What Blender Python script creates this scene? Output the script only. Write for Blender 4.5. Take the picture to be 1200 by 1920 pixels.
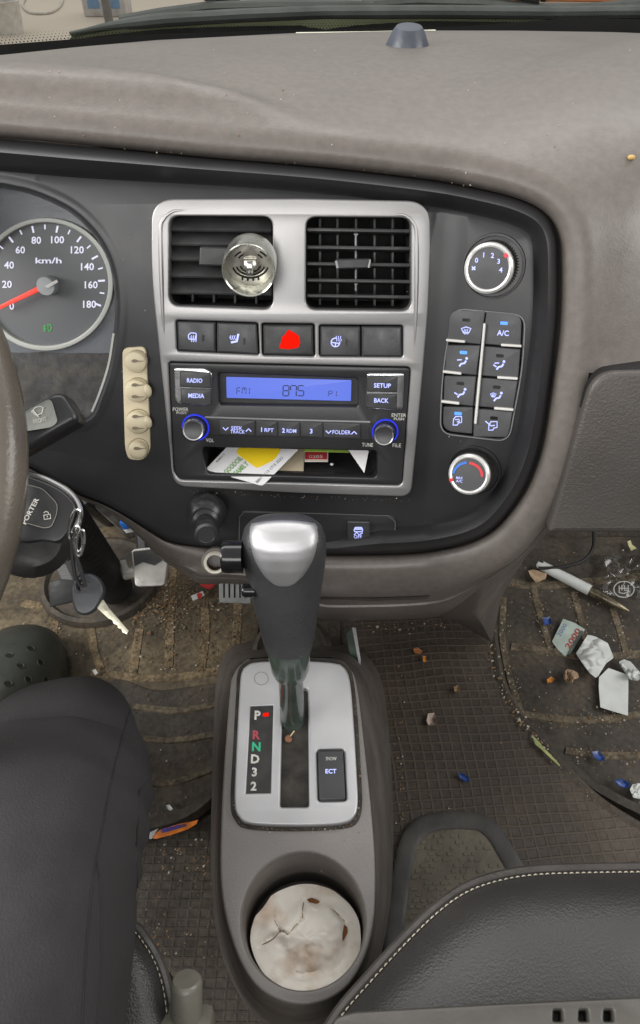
import bpy, bmesh, math, random
from mathutils import Vector as V, Matrix, noise
from mathutils.geometry import tessellate_polygon
from mathutils.bvhtree import BVHTree
R = math.radians
random.seed(7)
for o in list(bpy.data.objects): bpy.data.objects.remove(o)
SC = bpy.context.scene
COL = SC.collection
# ------------------------------------------------------------------ camera, world, lamps, exposure
F = 1250.0
CAM = V((0, 0, .85))
TH = R(45)
cd = bpy.data.cameras.new('camera'); cam = bpy.data.objects.new('camera', cd); COL.objects.link(cam)
cam.location = CAM; cam.rotation_euler = (R(90) - TH, 0, 0)
cd.sensor_fit = 'VERTICAL'; cd.sensor_height = 24; cd.lens = 24 * F / 1920
cd.clip_start = .01; cd.clip_end = 300
SC.camera = cam
wd = bpy.data.worlds.new('World'); SC.world = wd; wd.use_nodes = True
wn, wl = wd.node_tree.nodes, wd.node_tree.links
bg = wn['Background']
tcw = wn.new('ShaderNodeTexCoord'); sepw = wn.new('ShaderNodeSeparateXYZ'); rw = wn.new('ShaderNodeValToRGB')
mrw = wn.new('ShaderNodeMapRange'); mrw.inputs[1].default_value = -1; mrw.inputs[2].default_value = 1
wl.new(tcw.outputs['Generated'], sepw.inputs[0]); wl.new(sepw.outputs[2], mrw.inputs[0]); wl.new(mrw.outputs[0], rw.inputs[0])
e = rw.color_ramp.elements
e[0].position = .0; e[0].color = (.10, .09, .085, 1)
e[1].position = 1.0; e[1].color = (1.0, .99, .97, 1)
for p_, c_ in ((.47, (.13, .12, .115, 1)), (.53, (.20, .19, .185, 1)), (.62, (.62, .61, .60, 1)), (.78, (1.0, .99, .98, 1)), (.88, (1.45, 1.43, 1.40, 1))):
    q_ = e.new(p_); q_.color = c_
my = wn.new('ShaderNodeMapRange'); my.inputs[1].default_value = -1; my.inputs[2].default_value = 1; my.inputs[3].default_value = .55; my.inputs[4].default_value = 1.5
wl.new(sepw.outputs[1], my.inputs[0]); vs_ = wn.new('ShaderNodeVectorMath'); vs_.operation = 'SCALE'
wl.new(rw.outputs[0], vs_.inputs[0]); wl.new(my.outputs[0], vs_.inputs['Scale']); wl.new(vs_.outputs[0], bg.inputs[0]); bg.inputs[1].default_value = .62
def area(name, loc, target, sx, sy, power, col):
    l = bpy.data.lights.new(name, 'AREA'); l.shape = 'RECTANGLE'; l.size = sx; l.size_y = sy; l.energy = power; l.color = col
    o = bpy.data.objects.new(name, l); COL.objects.link(o); o.location = loc
    o.rotation_euler = (V(target) - V(loc)).to_track_quat('-Z', 'Y').to_euler()
    return o
area('windshield_daylight', (.0, .90, 1.54), (0, .42, .55), 1.9, .34, 8, (1, .985, .96))
area('driver_window_daylight', (-1.25, .0, 1.25), (0, .35, .5), 1.0, .7, 26, (1, .985, .96))
area('rear_window_daylight', (-.22, -1.0, 1.24), (-.05, .4, .55), 1.5, .42, 13, (1, .985, .965))
area('passenger_window_daylight', (1.35, .1, 1.2), (.1, .4, .4), .9, .7, 11, (1, .98, .95))
SC.view_settings.view_transform = 'Standard'; SC.view_settings.look = 'None'
SC.view_settings.exposure = 0; SC.view_settings.gamma = 1; SC.view_settings.use_curve_mapping = False
# ------------------------------------------------------------------ geometry of the view
RT = V((1, 0, 0)); FW = V((0, math.cos(TH), -math.sin(TH))); UP = V((0, math.sin(TH), math.cos(TH)))
def ray(px, py): return FW + RT * ((px - 600) / F) + UP * ((960 - py) / F)
def at_d(px, py, d): return CAM + ray(px, py) * d
def at_z(px, py, z):
    r = ray(px, py); return CAM + r * ((z - CAM.z) / r.z)
def at_y(px, py, y):
    r = ray(px, py); return CAM + r * ((y - CAM.y) / r.y)
def at_pl(px, py, p0, n):
    r = ray(px, py); return CAM + r * ((p0 - CAM).dot(n) / r.dot(n))
def proj(P):
    q = P - CAM; d = q.dot(FW)
    return 600 + F * q.x / d, 960 - F * q.dot(UP) / d, d
# the instrument panel: a sheet leaning 20 degrees, bent towards the driver on its passenger side
TL = R(20)
EX = V((1, 0, 0)); EU = V((0, math.sin(TL), math.cos(TL))); EN = V((0, -math.cos(TL), math.sin(TL)))
PO = at_d(600, 700, .525)
A0, RB, PHI = .0885, .035, R(22)
A1 = A0 + RB * PHI
def frame_a(a):
    if a <= A0: return V((a, 0)), 0.0
    if a <= A1:
        t = (a - A0) / RB
        return V((A0 + RB * math.sin(t), RB - RB * math.cos(t))), t
    s = a - A1
    return V((A0 + RB * math.sin(PHI) + s * math.cos(PHI), RB - RB * math.cos(PHI) + s * math.sin(PHI))), PHI
def Sn(a):
    t = frame_a(a)[1]
    return EX * (-math.sin(t)) + EN * math.cos(t)
def S(a, b, h=0):
    p, t = frame_a(a)
    return PO + EX * p.x + EN * p.y + EU * b + (EX * (-math.sin(t)) + EN * math.cos(t)) * h
P1 = S(A1, 0); N2 = Sn(A1 + .01); T2 = (S(A1 + .01, 0) - S(A1, 0)).normalized()
def inv(px, py, h=0):
    q = at_pl(px, py, PO + EN * h, EN) - PO
    if q.x <= A0: return q.x, q.dot(EU)
    q2 = at_pl(px, py, P1 + N2 * h, N2) - P1
    s = q2.dot(T2)
    if s >= 0: return A1 + s, q2.dot(EU)
    lo, hi = A0, A1; b = q.dot(EU)
    for _ in range(24):
        a = (lo + hi) / 2
        for _k in range(3):
            y0 = proj(S(a, b, h))[1]; y1 = proj(S(a, b + .001, h))[1]
            b += .001 * (py - y0) / (y1 - y0)
        if proj(S(a, b, h))[0] < px: lo = a
        else: hi = a
    return a, b
class Panel:
    def base(s, px, py, h):
        a, b = inv(px, py, h); return S(a, b, 0), Sn(a)
class Flat:
    def __init__(s, p0, n): s.p0 = p0; s.n = n.normalized()
    def base(s, px, py, h): return at_pl(px, py, s.p0 + s.n * h, s.n) - s.n * h, s.n
PANEL = Panel()
def level(z): return Flat(V((0, 0, z)), V((0, 0, 1)))
# ------------------------------------------------------------------ materials
MATS = {}
def material(name, col, rough=.5, metal=0., var=.12, vscale=12., bump=.1, bscale=300., grain='noise', specks=0., speck_col=(.5, .47, .42),
             speck_scale=260., dust=0., dust_col=(.32, .28, .22), dust_scale=7., rvar=.12, coat=0., emit=None, estr=0., spec=.5, alpha=1., mottle=0., mscale=170.):
    if name in MATS: return MATS[name]
    m = bpy.data.materials.new(name); m.use_nodes = True; nt = m.node_tree; N, L = nt.nodes, nt.links
    b = N['Principled BSDF']
    b.inputs['Metallic'].default_value = metal; b.inputs['Roughness'].default_value = rough
    b.inputs['Specular IOR Level'].default_value = spec
    b.inputs['Coat Weight'].default_value = coat; b.inputs['Coat Roughness'].default_value = .15
    if emit:
        b.inputs['Emission Color'].default_value = (*emit, 1); b.inputs['Emission Strength'].default_value = estr
        b.inputs['Base Color'].default_value = (*col, 1); MATS[name] = m; return m
    tc = N.new('ShaderNodeTexCoord')
    def tex(kind, scale, detail=4.):
        t = N.new(kind); t.inputs['Scale'].default_value = scale
        if 'Detail' in t.inputs: t.inputs['Detail'].default_value = detail
        L.new(tc.outputs['Object'], t.inputs['Vector']); return t
    def mix(fac, a, bcol, blend='MIX'):
        x = N.new('ShaderNodeMix'); x.data_type = 'RGBA'; x.blend_type = blend
        if isinstance(fac, float): x.inputs[0].default_value = fac
        else: L.new(fac, x.inputs[0])
        for sock, val in ((x.inputs[6], a), (x.inputs[7], bcol)):
            if isinstance(val, tuple): sock.default_value = (*val, 1)
            else: L.new(val, sock)
        return x.outputs[2]
    def ramp(src, a, bb):
        r = N.new('ShaderNodeMapRange'); r.inputs[1].default_value = a; r.inputs[2].default_value = bb
        L.new(src, r.inputs[0]); return r.outputs[0]
    n1 = tex('ShaderNodeTexNoise', vscale, 6.)
    lo = tuple(max(0, c * (1 - var * 1.4)) for c in col); hi = tuple(c * (1 + var * 1.4) for c in col)
    c = mix(ramp(n1.outputs[0], .3, .7), lo, hi)
    if dust > 0:
        n2 = tex('ShaderNodeTexNoise', dust_scale, 8.)
        f = ramp(n2.outputs[0], .52, .72)
        mm = N.new('ShaderNodeMath'); mm.operation = 'MULTIPLY'; mm.inputs[1].default_value = dust; L.new(f, mm.inputs[0])
        c = mix(mm.outputs[0], c, dust_col)
    if specks > 0:
        n3 = tex('ShaderNodeTexVoronoi', speck_scale); n4 = tex('ShaderNodeTexNoise', speck_scale * .08, 2.)
        f = ramp(n3.outputs['Distance'], .16, .10)
        g = ramp(n4.outputs[0], .60 - .2 * specks, .62 - .2 * specks)
        mm = N.new('ShaderNodeMath'); mm.operation = 'MULTIPLY'; L.new(f, mm.inputs[0]); L.new(g, mm.inputs[1])
        hv = N.new('ShaderNodeSeparateColor'); L.new(n3.outputs['Color'], hv.inputs[0])
        gg = ramp(hv.outputs[0], .75 - .25 * specks, .78 - .25 * specks)
        m2 = N.new('ShaderNodeMath'); m2.operation = 'MULTIPLY'; L.new(mm.outputs[0], m2.inputs[0]); L.new(gg, m2.inputs[1])
        c = mix(m2.outputs[0], c, speck_col)
    if mottle > 0:
        nm = tex('ShaderNodeTexNoise', mscale, 6.); mr_ = N.new('ShaderNodeMapRange')
        mr_.inputs[1].default_value = .3; mr_.inputs[2].default_value = .7; mr_.inputs[3].default_value = 1 - mottle; mr_.inputs[4].default_value = 1 + mottle
        L.new(nm.outputs[0], mr_.inputs[0]); hs = N.new('ShaderNodeVectorMath'); hs.operation = 'SCALE'; L.new(c, hs.inputs[0]); L.new(mr_.outputs[0], hs.inputs['Scale']); c = hs.outputs[0]
    L.new(c, b.inputs['Base Color'])
    if rvar:
        rr = N.new('ShaderNodeMapRange'); rr.inputs[1].default_value = .3; rr.inputs[2].default_value = .7
        rr.inputs[3].default_value = max(.03, rough - rvar); rr.inputs[4].default_value = min(1, rough + rvar)
        nr = tex('ShaderNodeTexNoise', vscale * 2.3, 5.)
        L.new(nr.outputs[0], rr.inputs[0]); L.new(rr.outputs[0], b.inputs['Roughness'])
    if bump:
        bt = tex('ShaderNodeTexVoronoi' if grain == 'leather' else 'ShaderNodeTexNoise', bscale, 3.)
        bp = N.new('ShaderNodeBump'); bp.inputs['Strength'].default_value = bump; bp.inputs['Distance'].default_value = .002
        L.new(bt.outputs[0], bp.inputs['Height']); L.new(bp.outputs[0], b.inputs['Normal'])
    MATS[name] = m
    return m
M = material
pad_m = M('dusty_grey_brown_dash_plastic', (.130, .114, .102), .42, var=.05, vscale=5, bump=.10, bscale=620, specks=.1, speck_scale=170, dust=.10, dust_col=(.175, .157, .14), dust_scale=5, mottle=.10)
lower_m = M('grey_brown_dash_plastic', (.122, .107, .096), .42, var=.08, vscale=7, bump=.1, bscale=620, specks=.1, speck_scale=160, dust=.2, dust_col=(.18, .16, .14), dust_scale=14, mottle=.10)
black_m = M('satin_black_plastic', (.021, .021, .023), .33, var=.12, vscale=14, bump=.012, bscale=500, specks=.35, speck_col=(.24, .22, .2), speck_scale=330, dust=.10, dust_col=(.07, .065, .06), dust_scale=11, rvar=.04)
blk2_m = M('matt_black_plastic', (.022, .022, .023), .45, var=.2, vscale=30, bump=.06, bscale=500, specks=.2, speck_col=(.2, .18, .15), speck_scale=420, dust=.15, dust_col=(.06, .055, .05), dust_scale=20)
btn_m = M('dark_grey_button_plastic', (.030, .031, .034), .42, var=.15, vscale=40, bump=.05, bscale=700, specks=.15, speck_col=(.2, .19, .18), speck_scale=500)
btn2_m = M('charcoal_climate_button', (.055, .056, .06), .5, var=.12, vscale=40, bump=.05, bscale=700)
void_m = M('black_void', (.004, .004, .004), .8, bump=0)
silver_m = M('silver_painted_plastic', (.31, .305, .305), .36, metal=.65, var=.04, vscale=14, bump=.015, bscale=900, rvar=.02, dust=.25, dust_col=(.33, .31, .29), dust_scale=18)
chrome_m = M('satin_chrome', (.72, .72, .73), .2, metal=1, var=.05, bump=0)
white_bar_m = M('white_plastic_bar', (.60, .59, .56), .4, var=.06, bump=.02)
lcd_m = M('blue_lcd', (.02, .03, .1), .3, spec=.25, emit=(.15, .225, .86), estr=.86)
lcd_ink_m = M('lcd_ink', (.012, .016, .06), .4, bump=0)
glow_m = M('backlit_blue_white', (.3, .32, .6), .4, emit=(.40, .46, 1.0), estr=.95)
glow2_m = M('backlit_white', (.4, .4, .45), .4, emit=(.78, .78, .95), estr=.62)
led_m = M('lit_blue_led', (.1, .2, .6), .3, emit=(.03, .22, 1.0), estr=1.25)
ring_m = M('lit_blue_ring', (.02, .03, .3), .3, emit=(.01, .025, .75), estr=.8)
red_m = M('lit_red_triangle', (.0, .0, .0), .6, spec=0, emit=(1, .012, .004), estr=1.0)
needle_m = M('red_needle', (.75, .05, .03), .4, emit=(1, .05, .03), estr=.35)
green_m = M('lit_green_symbol', (.03, .3, .05), .4, emit=(.03, .38, .05), estr=.6)
print_m = M('printed_pale_lettering', (.55, .54, .5), .6, var=.2, vscale=200, bump=0)
ledoff_m = M('unlit_led', (.012, .011, .010), .3, bump=0)
redmark_m = M('red_mark', (.6, .02, .03), .4, bump=0)
blueprint_m = M('blue_print', (.03, .16, .6), .5, bump=0)
# ------------------------------------------------------------------ mesh helpers
class MB:
    def __init__(s): s.v = []; s.f = []; s.m = []; s.mats = []
    def add(s, vs, fs, mat):
        if mat not in s.mats: s.mats.append(mat)
        k = s.mats.index(mat); o = len(s.v)
        s.v += [V(p) for p in vs]
        for f in fs:
            s.f.append([i + o for i in f]); s.m.append(k)
    def bvh(s): return BVHTree.FromPolygons([tuple(p) for p in s.v], s.f)
ROOTLOC = {}
def build(name, mb, parent=None, loc=None, angle=35, smooth=True):
    L = ROOTLOC[parent.name] if parent else (V(loc) if loc is not None else V((0, 0, 0)))
    me = bpy.data.meshes.new(name)
    me.from_pydata([tuple(p - L) for p in mb.v], [], mb.f)
    for m in mb.mats: me.materials.append(m)
    me.polygons.foreach_set('material_index', mb.m)
    bm = bmesh.new(); bm.from_mesh(me); bmesh.ops.remove_doubles(bm, verts=bm.verts, dist=1e-6)
    bmesh.ops.recalc_face_normals(bm, faces=bm.faces) if name in RECALC else None
    bm.to_mesh(me); bm.free()
    if smooth:
        me.polygons.foreach_set('use_smooth', [True] * len(me.polygons)); me.set_sharp_from_angle(angle=R(angle))
    me.update()
    o = bpy.data.objects.new(name, me); COL.objects.link(o)
    if parent: o.parent = parent
    else: o.location = L
    ROOTLOC[o.name] = L
    return o
RECALC = set()
def thing(name, label, cat, loc, group=None):
    o = bpy.data.objects.new(name, None); COL.objects.link(o); o.location = loc; o.empty_display_size = .02
    o['label'] = label; o['category'] = cat
    if group: o['group'] = group
    ROOTLOC[o.name] = V(loc)
    return o
def solo(name, mb, label, cat, loc=None, group=None, **k):
    if loc is None: loc = sum(mb.v, V((0, 0, 0))) / len(mb.v)
    o = build(name, mb, None, loc, **k); o['label'] = label; o['category'] = cat
    if group: o['group'] = group
    return o
def setting(name, mb, kind='structure', **k):
    o = build(name, mb, None, (0, 0, 0), **k); o['kind'] = kind; return o
K = .00042
def rr(pts, r, n=6):
    out = []; c = len(pts)
    for i, p in enumerate(pts):
        p = V(p); a = V(pts[i - 1]); b = V(pts[(i + 1) % c]); ri = r[i] if isinstance(r, (list, tuple)) else r
        u = (a - p); w = (b - p); q = min(ri, u.length * .48, w.length * .48)
        if q < .01: out.append(p); continue
        s, t = p + u.normalized() * q, p + w.normalized() * q
        for k in range(n + 1):
            f = k / n; out.append(s * (1 - f) ** 2 + p * 2 * f * (1 - f) + t * f * f)
    return out
def box(x0, y0, x1, y1): return [(x0, y0), (x1, y0), (x1, y1), (x0, y1)]
def ell(cx, cy, rx, ry=None, n=40, rot=0, a0=0, a1=360):
    ry = ry or rx; c, s = math.cos(R(rot)), math.sin(R(rot)); out = []
    full = abs(a1 - a0) >= 359.9
    for k in range(n if full else n + 1):
        t = R(a0 + (a1 - a0) * k / n); x, y = rx * math.cos(t), ry * math.sin(t)
        out.append(V((cx + x * c - y * s, cy + x * s + y * c)))
    return out
def crv(pts, step=8., closed=False):
    P = [V(p) for p in pts]; n = len(P); out = []
    rng = range(n if closed else n - 1)
    for i in rng:
        p1, p2 = P[i], P[(i + 1) % n]
        p0 = P[i - 1] if (closed or i > 0) else p1 * 2 - p2
        p3 = P[(i + 2) % n] if (closed or i + 2 < n) else p2 * 2 - p1
        k = max(1, int((p2 - p1).length / step))
        for j in range(k):
            t = j / k
            out.append(((p1 * 2) + (p2 - p0) * t + (p0 * 2 - p1 * 5 + p2 * 4 - p3) * t * t + (p1 * 3 - p0 - p2 * 3 + p3) * t ** 3) * .5)
    if not closed: out.append(P[-1])
    return out
def eval_curve(cu):
    ob = bpy.data.objects.new('tmp', cu)
    me = ob.to_mesh(); vs = [v.co.copy() for v in me.vertices]; fs = [list(p.vertices) for p in me.polygons]
    ob.to_mesh_clear(); bpy.data.objects.remove(ob); bpy.data.curves.remove(cu)
    return vs, fs
def plate(mb, mp, outlines, h, thick, mat, bev=1.2, res=2):
    """flat piece lying on a mapper; outlines in picture units, h and thick in metres"""
    if not isinstance(outlines[0], list): outlines = [list(outlines)]
    cu = bpy.data.curves.new('tmp', 'CURVE'); cu.dimensions = '2D'; cu.fill_mode = 'BOTH'
    tp = thick / K; bev = min(bev, tp * .49)
    cu.extrude = tp / 2 - bev; cu.bevel_depth = bev; cu.bevel_resolution = res; cu.offset = -bev
    for o in outlines:
        sp = cu.splines.new('POLY'); sp.points.add(len(o) - 1)
        for q, p in zip(sp.points, o): q.co = (p[0], -p[1], 0, 1)
        sp.use_cyclic_u = True
    vs, fs = eval_curve(cu)
    out = []
    for v in vs:
        b, n = mp.base(v.x, -v.y, h); out.append(b + n * (h + (v.z - tp / 2) * K))
    mb.add(out, fs, mat)
def text(mb, mp, s, cx, cy, w, hgt, h, mat, rot=1.3, bold=.02, th=0):
    cu = bpy.data.curves.new('tmp', 'FONT'); cu.body = s; cu.size = 1; cu.offset = bold if hgt > 8 else bold * .25; cu.resolution_u = 2
    vs, fs = eval_curve(cu)
    x0 = min(v.x for v in vs); x1 = max(v.x for v in vs); y0 = min(v.y for v in vs); y1 = max(v.y for v in vs)
    sy = hgt / (y1 - y0); sx = (w / (x1 - x0)) if w else sy
    c, q = math.cos(R(rot)), math.sin(R(rot)); out = []
    for v in vs:
        x = (v.x - (x0 + x1) / 2) * sx; y = -(v.y - (y0 + y1) / 2) * sy
        b, n = mp.base(cx + x * c - y * q, cy + x * q + y * c, h); out.append(b + n * h)
    mb.add(out, fs, mat)
_sc = [0]
def stroke(mb, mp, pts, w, h, mat, closed=False):
    _sc[0] = (_sc[0] + 1) % 9; h = h + _sc[0] * 2.5e-5
    P = [V(p) for p in pts]; n = len(P); vs = []; fs = []
    for i in range(n):
        a = P[i - 1] if (closed or i > 0) else P[i]; b = P[(i + 1) % n] if (closed or i < n - 1) else P[i]
        d1 = (P[i] - a); d2 = (b - P[i])
        d = (d1.normalized() if d1.length > 0 else V((0, 0))) + (d2.normalized() if d2.length > 0 else V((0, 0)))
        if d.length < .3: d = d1 if d1.length > 0 else d2
        d.normalize(); nrm = V((-d.y, d.x))
        for s in (-1, 1):
            q = P[i] + nrm * (w / 2 * s)
            bb, nn = mp.base(q.x, q.y, h); vs.append(bb + nn * h)
    for i in range(n if closed else n - 1):
        j = (i + 1) % n; fs.append([2 * i, 2 * j, 2 * j + 1, 2 * i + 1])
    mb.add(vs, fs, mat)
def patch(mb, mp, pts, h, mat):
    vs = []
    for p in pts:
        b, n = mp.base(p[0], p[1], h); vs.append(b + n * h)
    mb.add(vs, [list(range(len(vs)))[::-1]], mat)
def loft(mb, rings, mat, closed=True, cap0=False, cap1=False, flip=False):
    n = len(rings[0]); vs = [p for r in rings for p in r]; fs = []
    for i in range(len(rings) - 1):
        for j in range(n if closed else n - 1):
            k = (j + 1) % n
            f = [i * n + j, i * n + k, (i + 1) * n + k, (i + 1) * n + j]
            fs.append(f[::-1] if flip else f)
    if cap0: f = list(range(n)); fs.append(f if flip else f[::-1])
    if cap1: f = [(len(rings) - 1) * n + j for j in range(n)]; fs.append(f[::-1] if flip else f)
    mb.add(vs, fs, mat)
def spow(v, sq): return v if sq == 2 else math.copysign(abs(v) ** (2 / sq), v)
def tube(mb, pts, rad, mat, n=10, caps=True, flat=1.0, side=None, sq=2.0):
    P = [V(p) for p in pts]; c = len(P)
    if not isinstance(rad, (list, tuple)): rad = [rad] * c
    t0 = (P[1] - P[0]).normalized()
    ref = V(side) if side else (V((0, 0, 1)) if abs(t0.z) < .9 else V((1, 0, 0)))
    u = (ref - t0 * ref.dot(t0)).normalized(); rings = []
    for i in range(c):
        t = ((P[min(c - 1, i + 1)] - P[i]).normalized() + (P[i] - P[max(0, i - 1)]).normalized())
        if t.length < 1e-6: t = t0
        t.normalize(); u = (u - t * u.dot(t)).normalized(); w = t.cross(u)
        rings.append([P[i] + (u * spow(math.cos(2 * math.pi * k / n), sq) * flat + w * spow(math.sin(2 * math.pi * k / n), sq)) * rad[i] for k in range(n)])
    loft(mb, rings, mat, True, caps, caps)
def lathe(mb, o, ax, prof, mat, n=32, sx=1., sy=1., ref=None, cap0=True, cap1=True, knurl=0, krange=()):
    ax = V(ax).normalized(); ref = V(ref) if ref else (V((1, 0, 0)) if abs(ax.x) < .9 else V((0, 0, 1)))
    u = (ref - ax * ref.dot(ax)).normalized(); w = ax.cross(u); rings = []
    for i, (r, z) in enumerate(prof):
        ring = []
        for k in range(n):
            t = 2 * math.pi * k / n; q = r
            if knurl and i in krange and k % 2: q = r - knurl
            ring.append(V(o) + ax * z + (u * math.cos(t) * sx + w * math.sin(t) * sy) * q)
        rings.append(ring)
    loft(mb, rings, mat, True, cap0, cap1)
def blob(mb, c, rx, ry, rz, mat, n=16, m=10, amp=0., seed=0, fr=30.):
    vs = []; fs = []
    for i in range(m + 1):
        t = math.pi * i / m
        for k in range(n):
            p = 2 * math.pi * k / n
            d = V((math.sin(t) * math.cos(p), math.sin(t) * math.sin(p), math.cos(t)))
            q = V((d.x * rx, d.y * ry, d.z * rz))
            s = 1 + amp * noise.noise(q * fr + V((seed, seed * 1.7, 3)))
            vs.append(V(c) + q * s)
    for i in range(m):
        for k in range(n):
            fs.append([i * n + k, (i + 1) * n + k, (i + 1) * n + (k + 1) % n, i * n + (k + 1) % n])
    mb.add(vs, fs, mat)
def boxed(mb, c, ex, ey, ez, mat, bev=0):
    """box centred on c with half-axis vectors"""
    c = V(c); ex, ey, ez = V(ex), V(ey), V(ez); bm = bmesh.new()
    vs = [bm.verts.new(c + ex * a + ey * b + ez * d) for d in (-1, 1) for b in (-1, 1) for a in (-1, 1)]
    for f in ((0, 2, 3, 1), (4, 5, 7, 6), (0, 1, 5, 4), (2, 6, 7, 3), (0, 4, 6, 2), (1, 3, 7, 5)): bm.faces.new([vs[i] for i in f])
    bm.normal_update()
    if ex.cross(ey).dot(ez) < 0: bmesh.ops.reverse_faces(bm, faces=bm.faces)
    if bev: bmesh.ops.bevel(bm, geom=list(bm.edges), offset=bev, segments=2, affect='EDGES', profile=.5)
    bm.verts.ensure_lookup_table(); bm.verts.index_update()
    mb.add([v.co.copy() for v in bm.verts], [[v.index for v in f.verts] for f in bm.faces], mat); bm.free()
def sheet(mb, pts, mat, thick=.0003, n=None):
    """thin piece of paper or card: polygon of points with real thickness"""
    P = [V(p) for p in pts]; c = len(P)
    nn = V((0, 0, 0))
    for i in range(c): nn += P[i].cross(P[(i + 1) % c])
    nn.normalize()
    if nn.z < 0: P = P[::-1]; nn = -nn
    vs = [p + nn * thick for p in P] + P
    fs = [list(range(c)), list(range(2 * c - 1, c - 1, -1))] + [[i, c + i, c + (i + 1) % c, (i + 1) % c] for i in range(c)]
    mb.add(vs, fs, mat)
def lerp1(x, tab):
    if x <= tab[0][0]: return tab[0][1]
    for (a, b), (c, d) in zip(tab, tab[1:]):
        if x <= c: return b + (d - b) * (x - a) / (c - a)
    return tab[-1][1]
def sstep(x): x = max(0, min(1, x)); return x * x * (3 - 2 * x)
def hitpx(bv, px, py):
    r = ray(px, py).normalized(); p, n, i, d = bv.ray_cast(CAM, r)
    return p, n
# ------------------------------------------------------------------ dashboard
dash = thing('dashboard', 'grey brown dashboard with black centre fascia and silver framed air vents', 'dashboard', PO + EN * -.05)
top_px = [(-260, 240), (-100, 250), (0, 258), (200, 276), (400, 296), (600, 313), (800, 336), (900, 354), (975, 374), (1022, 400), (1045, 440), (1050, 500), (1048, 600),
          (1037, 700), (1019, 820), (1000, 885), (975, 935), (930, 990), (880, 1018), (810, 1034), (740, 1040)]
bot_px = [(640, 1042), (540, 1040), (460, 1034), (416, 1030), (384, 1028), (320, 1018), (285, 1000), (240, 972), (192, 946), (150, 930), (100, 905), (40, 872), (-100, 830), (-260, 815)]
hood_px = [(-260, 790), (0, 790), (120, 788), (165, 778), (182, 745), (200, 690), (213, 620), (215, 560), (207, 505), (188, 460), (160, 424), (125, 395), (75, 371), (30, 358), (-40, 350), (-260, 350)]
seg = []
outl = []
for kind, pts in (('rim', top_px + bot_px[:1]), ('low', bot_px), ('hood', hood_px)):
    c = crv(pts, 9.)
    outl += c; seg += [kind] * len(c)
NO = len(outl)
def normals2(P, closed=True):
    out = []
    for i in range(len(P)):
        a = P[max(0, i - 1)] if not closed else P[i - 1]; b = P[min(len(P) - 1, i + 1)] if not closed else P[(i + 1) % len(P)]
        d = (b - a).normalized(); out.append(V((-d.y, d.x)))
    return out
onrm = normals2(outl)
PROF = {'rim': ([0, 3, 10, 22, 36, 50, 60], [-.022, .000, .0085, .0140, .0090, -.0015, 0]),
        'low': ([0, 2, 5, 9, 14, 20, 26], [-.022, -.005, -.001, 0, 0, 0, 0]),
        'hood': ([0, 2, 5, 10, 16, 22, 28], [-.05, -.010, -.002, .0008, .001, .0004, 0])}
wgt = []
for i in range(NO):
    w = {'rim': 0, 'low': 0, 'hood': 0}
    for k in range(-8, 9): w[seg[(i + k) % NO]] += 1 / 17
    wgt.append(w)
mbf = MB(); rings = []; last2 = []
for k in range(7):
    ring = []
    for i in range(NO):
        ins = sum(wgt[i][q] * PROF[q][0][k] for q in PROF); hh = sum(wgt[i][q] * PROF[q][1][k] for q in PROF)
        # the rim is wider over the instruments and slimmer on the passenger side
        x = outl[i].x; s = 1.0 + .25 * sstep((500 - x) / 400) * wgt[i]['rim']
        p = outl[i] + onrm[i] * ins * s
        a, b = inv(p.x, p.y, hh); ring.append(S(a, b, hh))
        if k == 6: last2.append((a, b))
    rings.append(ring)
loft(mbf, rings, black_m, True, flip=True)
holes = [rr([(292, 382), (798, 386), (800, 520), (785, 700), (763, 922), (560, 916), (333, 903), (311, 700), (291, 520)], 12, 3),
         rr([(852, 581), (982, 594), (977, 690), (951, 825), (828, 810), (832, 700)], 18, 4)]
polys = [last2] + [[inv(p.x, p.y, 0) for p in h_] for h_ in holes]
tri = tessellate_polygon([[V((a, b, 0)) for a, b in q] for q in polys])
bm = bmesh.new(); bv = [bm.verts.new((a, b, 0)) for q in polys for a, b in q]
for t in tri:
    try: bm.faces.new([bv[i] for i in t])
    except ValueError: pass
for a in [A0 - .004 + (A1 - A0 + .008) * k / 10 for k in range(11)]:
    bmesh.ops.bisect_plane(bm, geom=list(bm.verts) + list(bm.edges) + list(bm.faces), plane_co=(a, 0, 0), plane_no=(1, 0, 0))
bm.verts.index_update()
fill_v = [S(v.co.x, v.co.y, 0) for v in bm.verts]; fill_f = [[v.index for v in f.verts] for f in bm.faces]; bm.free()
fill_f2 = []
for f in fill_f:
    nn = (fill_v[f[1]] - fill_v[f[0]]).cross(fill_v[f[2]] - fill_v[f[0]])
    fill_f2.append(f if nn.dot(EN) > 0 else f[::-1])
mbf.add(fill_v, fill_f2, black_m)
# inset lid with a fine edge below the radio
lid = rr([(449, 966), (456, 957), (735, 966), (744, 975), (741, 1036), (447, 1030)], [6, 6, 10, 10, 2, 2])
plate(mbf, PANEL, [lid], .0012, .004, black_m, 2)
stroke(mbf, PANEL, lid[:-14] if False else [(448, 1028), (449, 970), (457, 960), (600, 963), (728, 967), (741, 978), (740, 1036)], 1.6, .0016, M('worn_grey_edge', (.10, .10, .10), .45))
# dark seam round the trim
fascia = build('fascia', mbf, dash)
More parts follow.
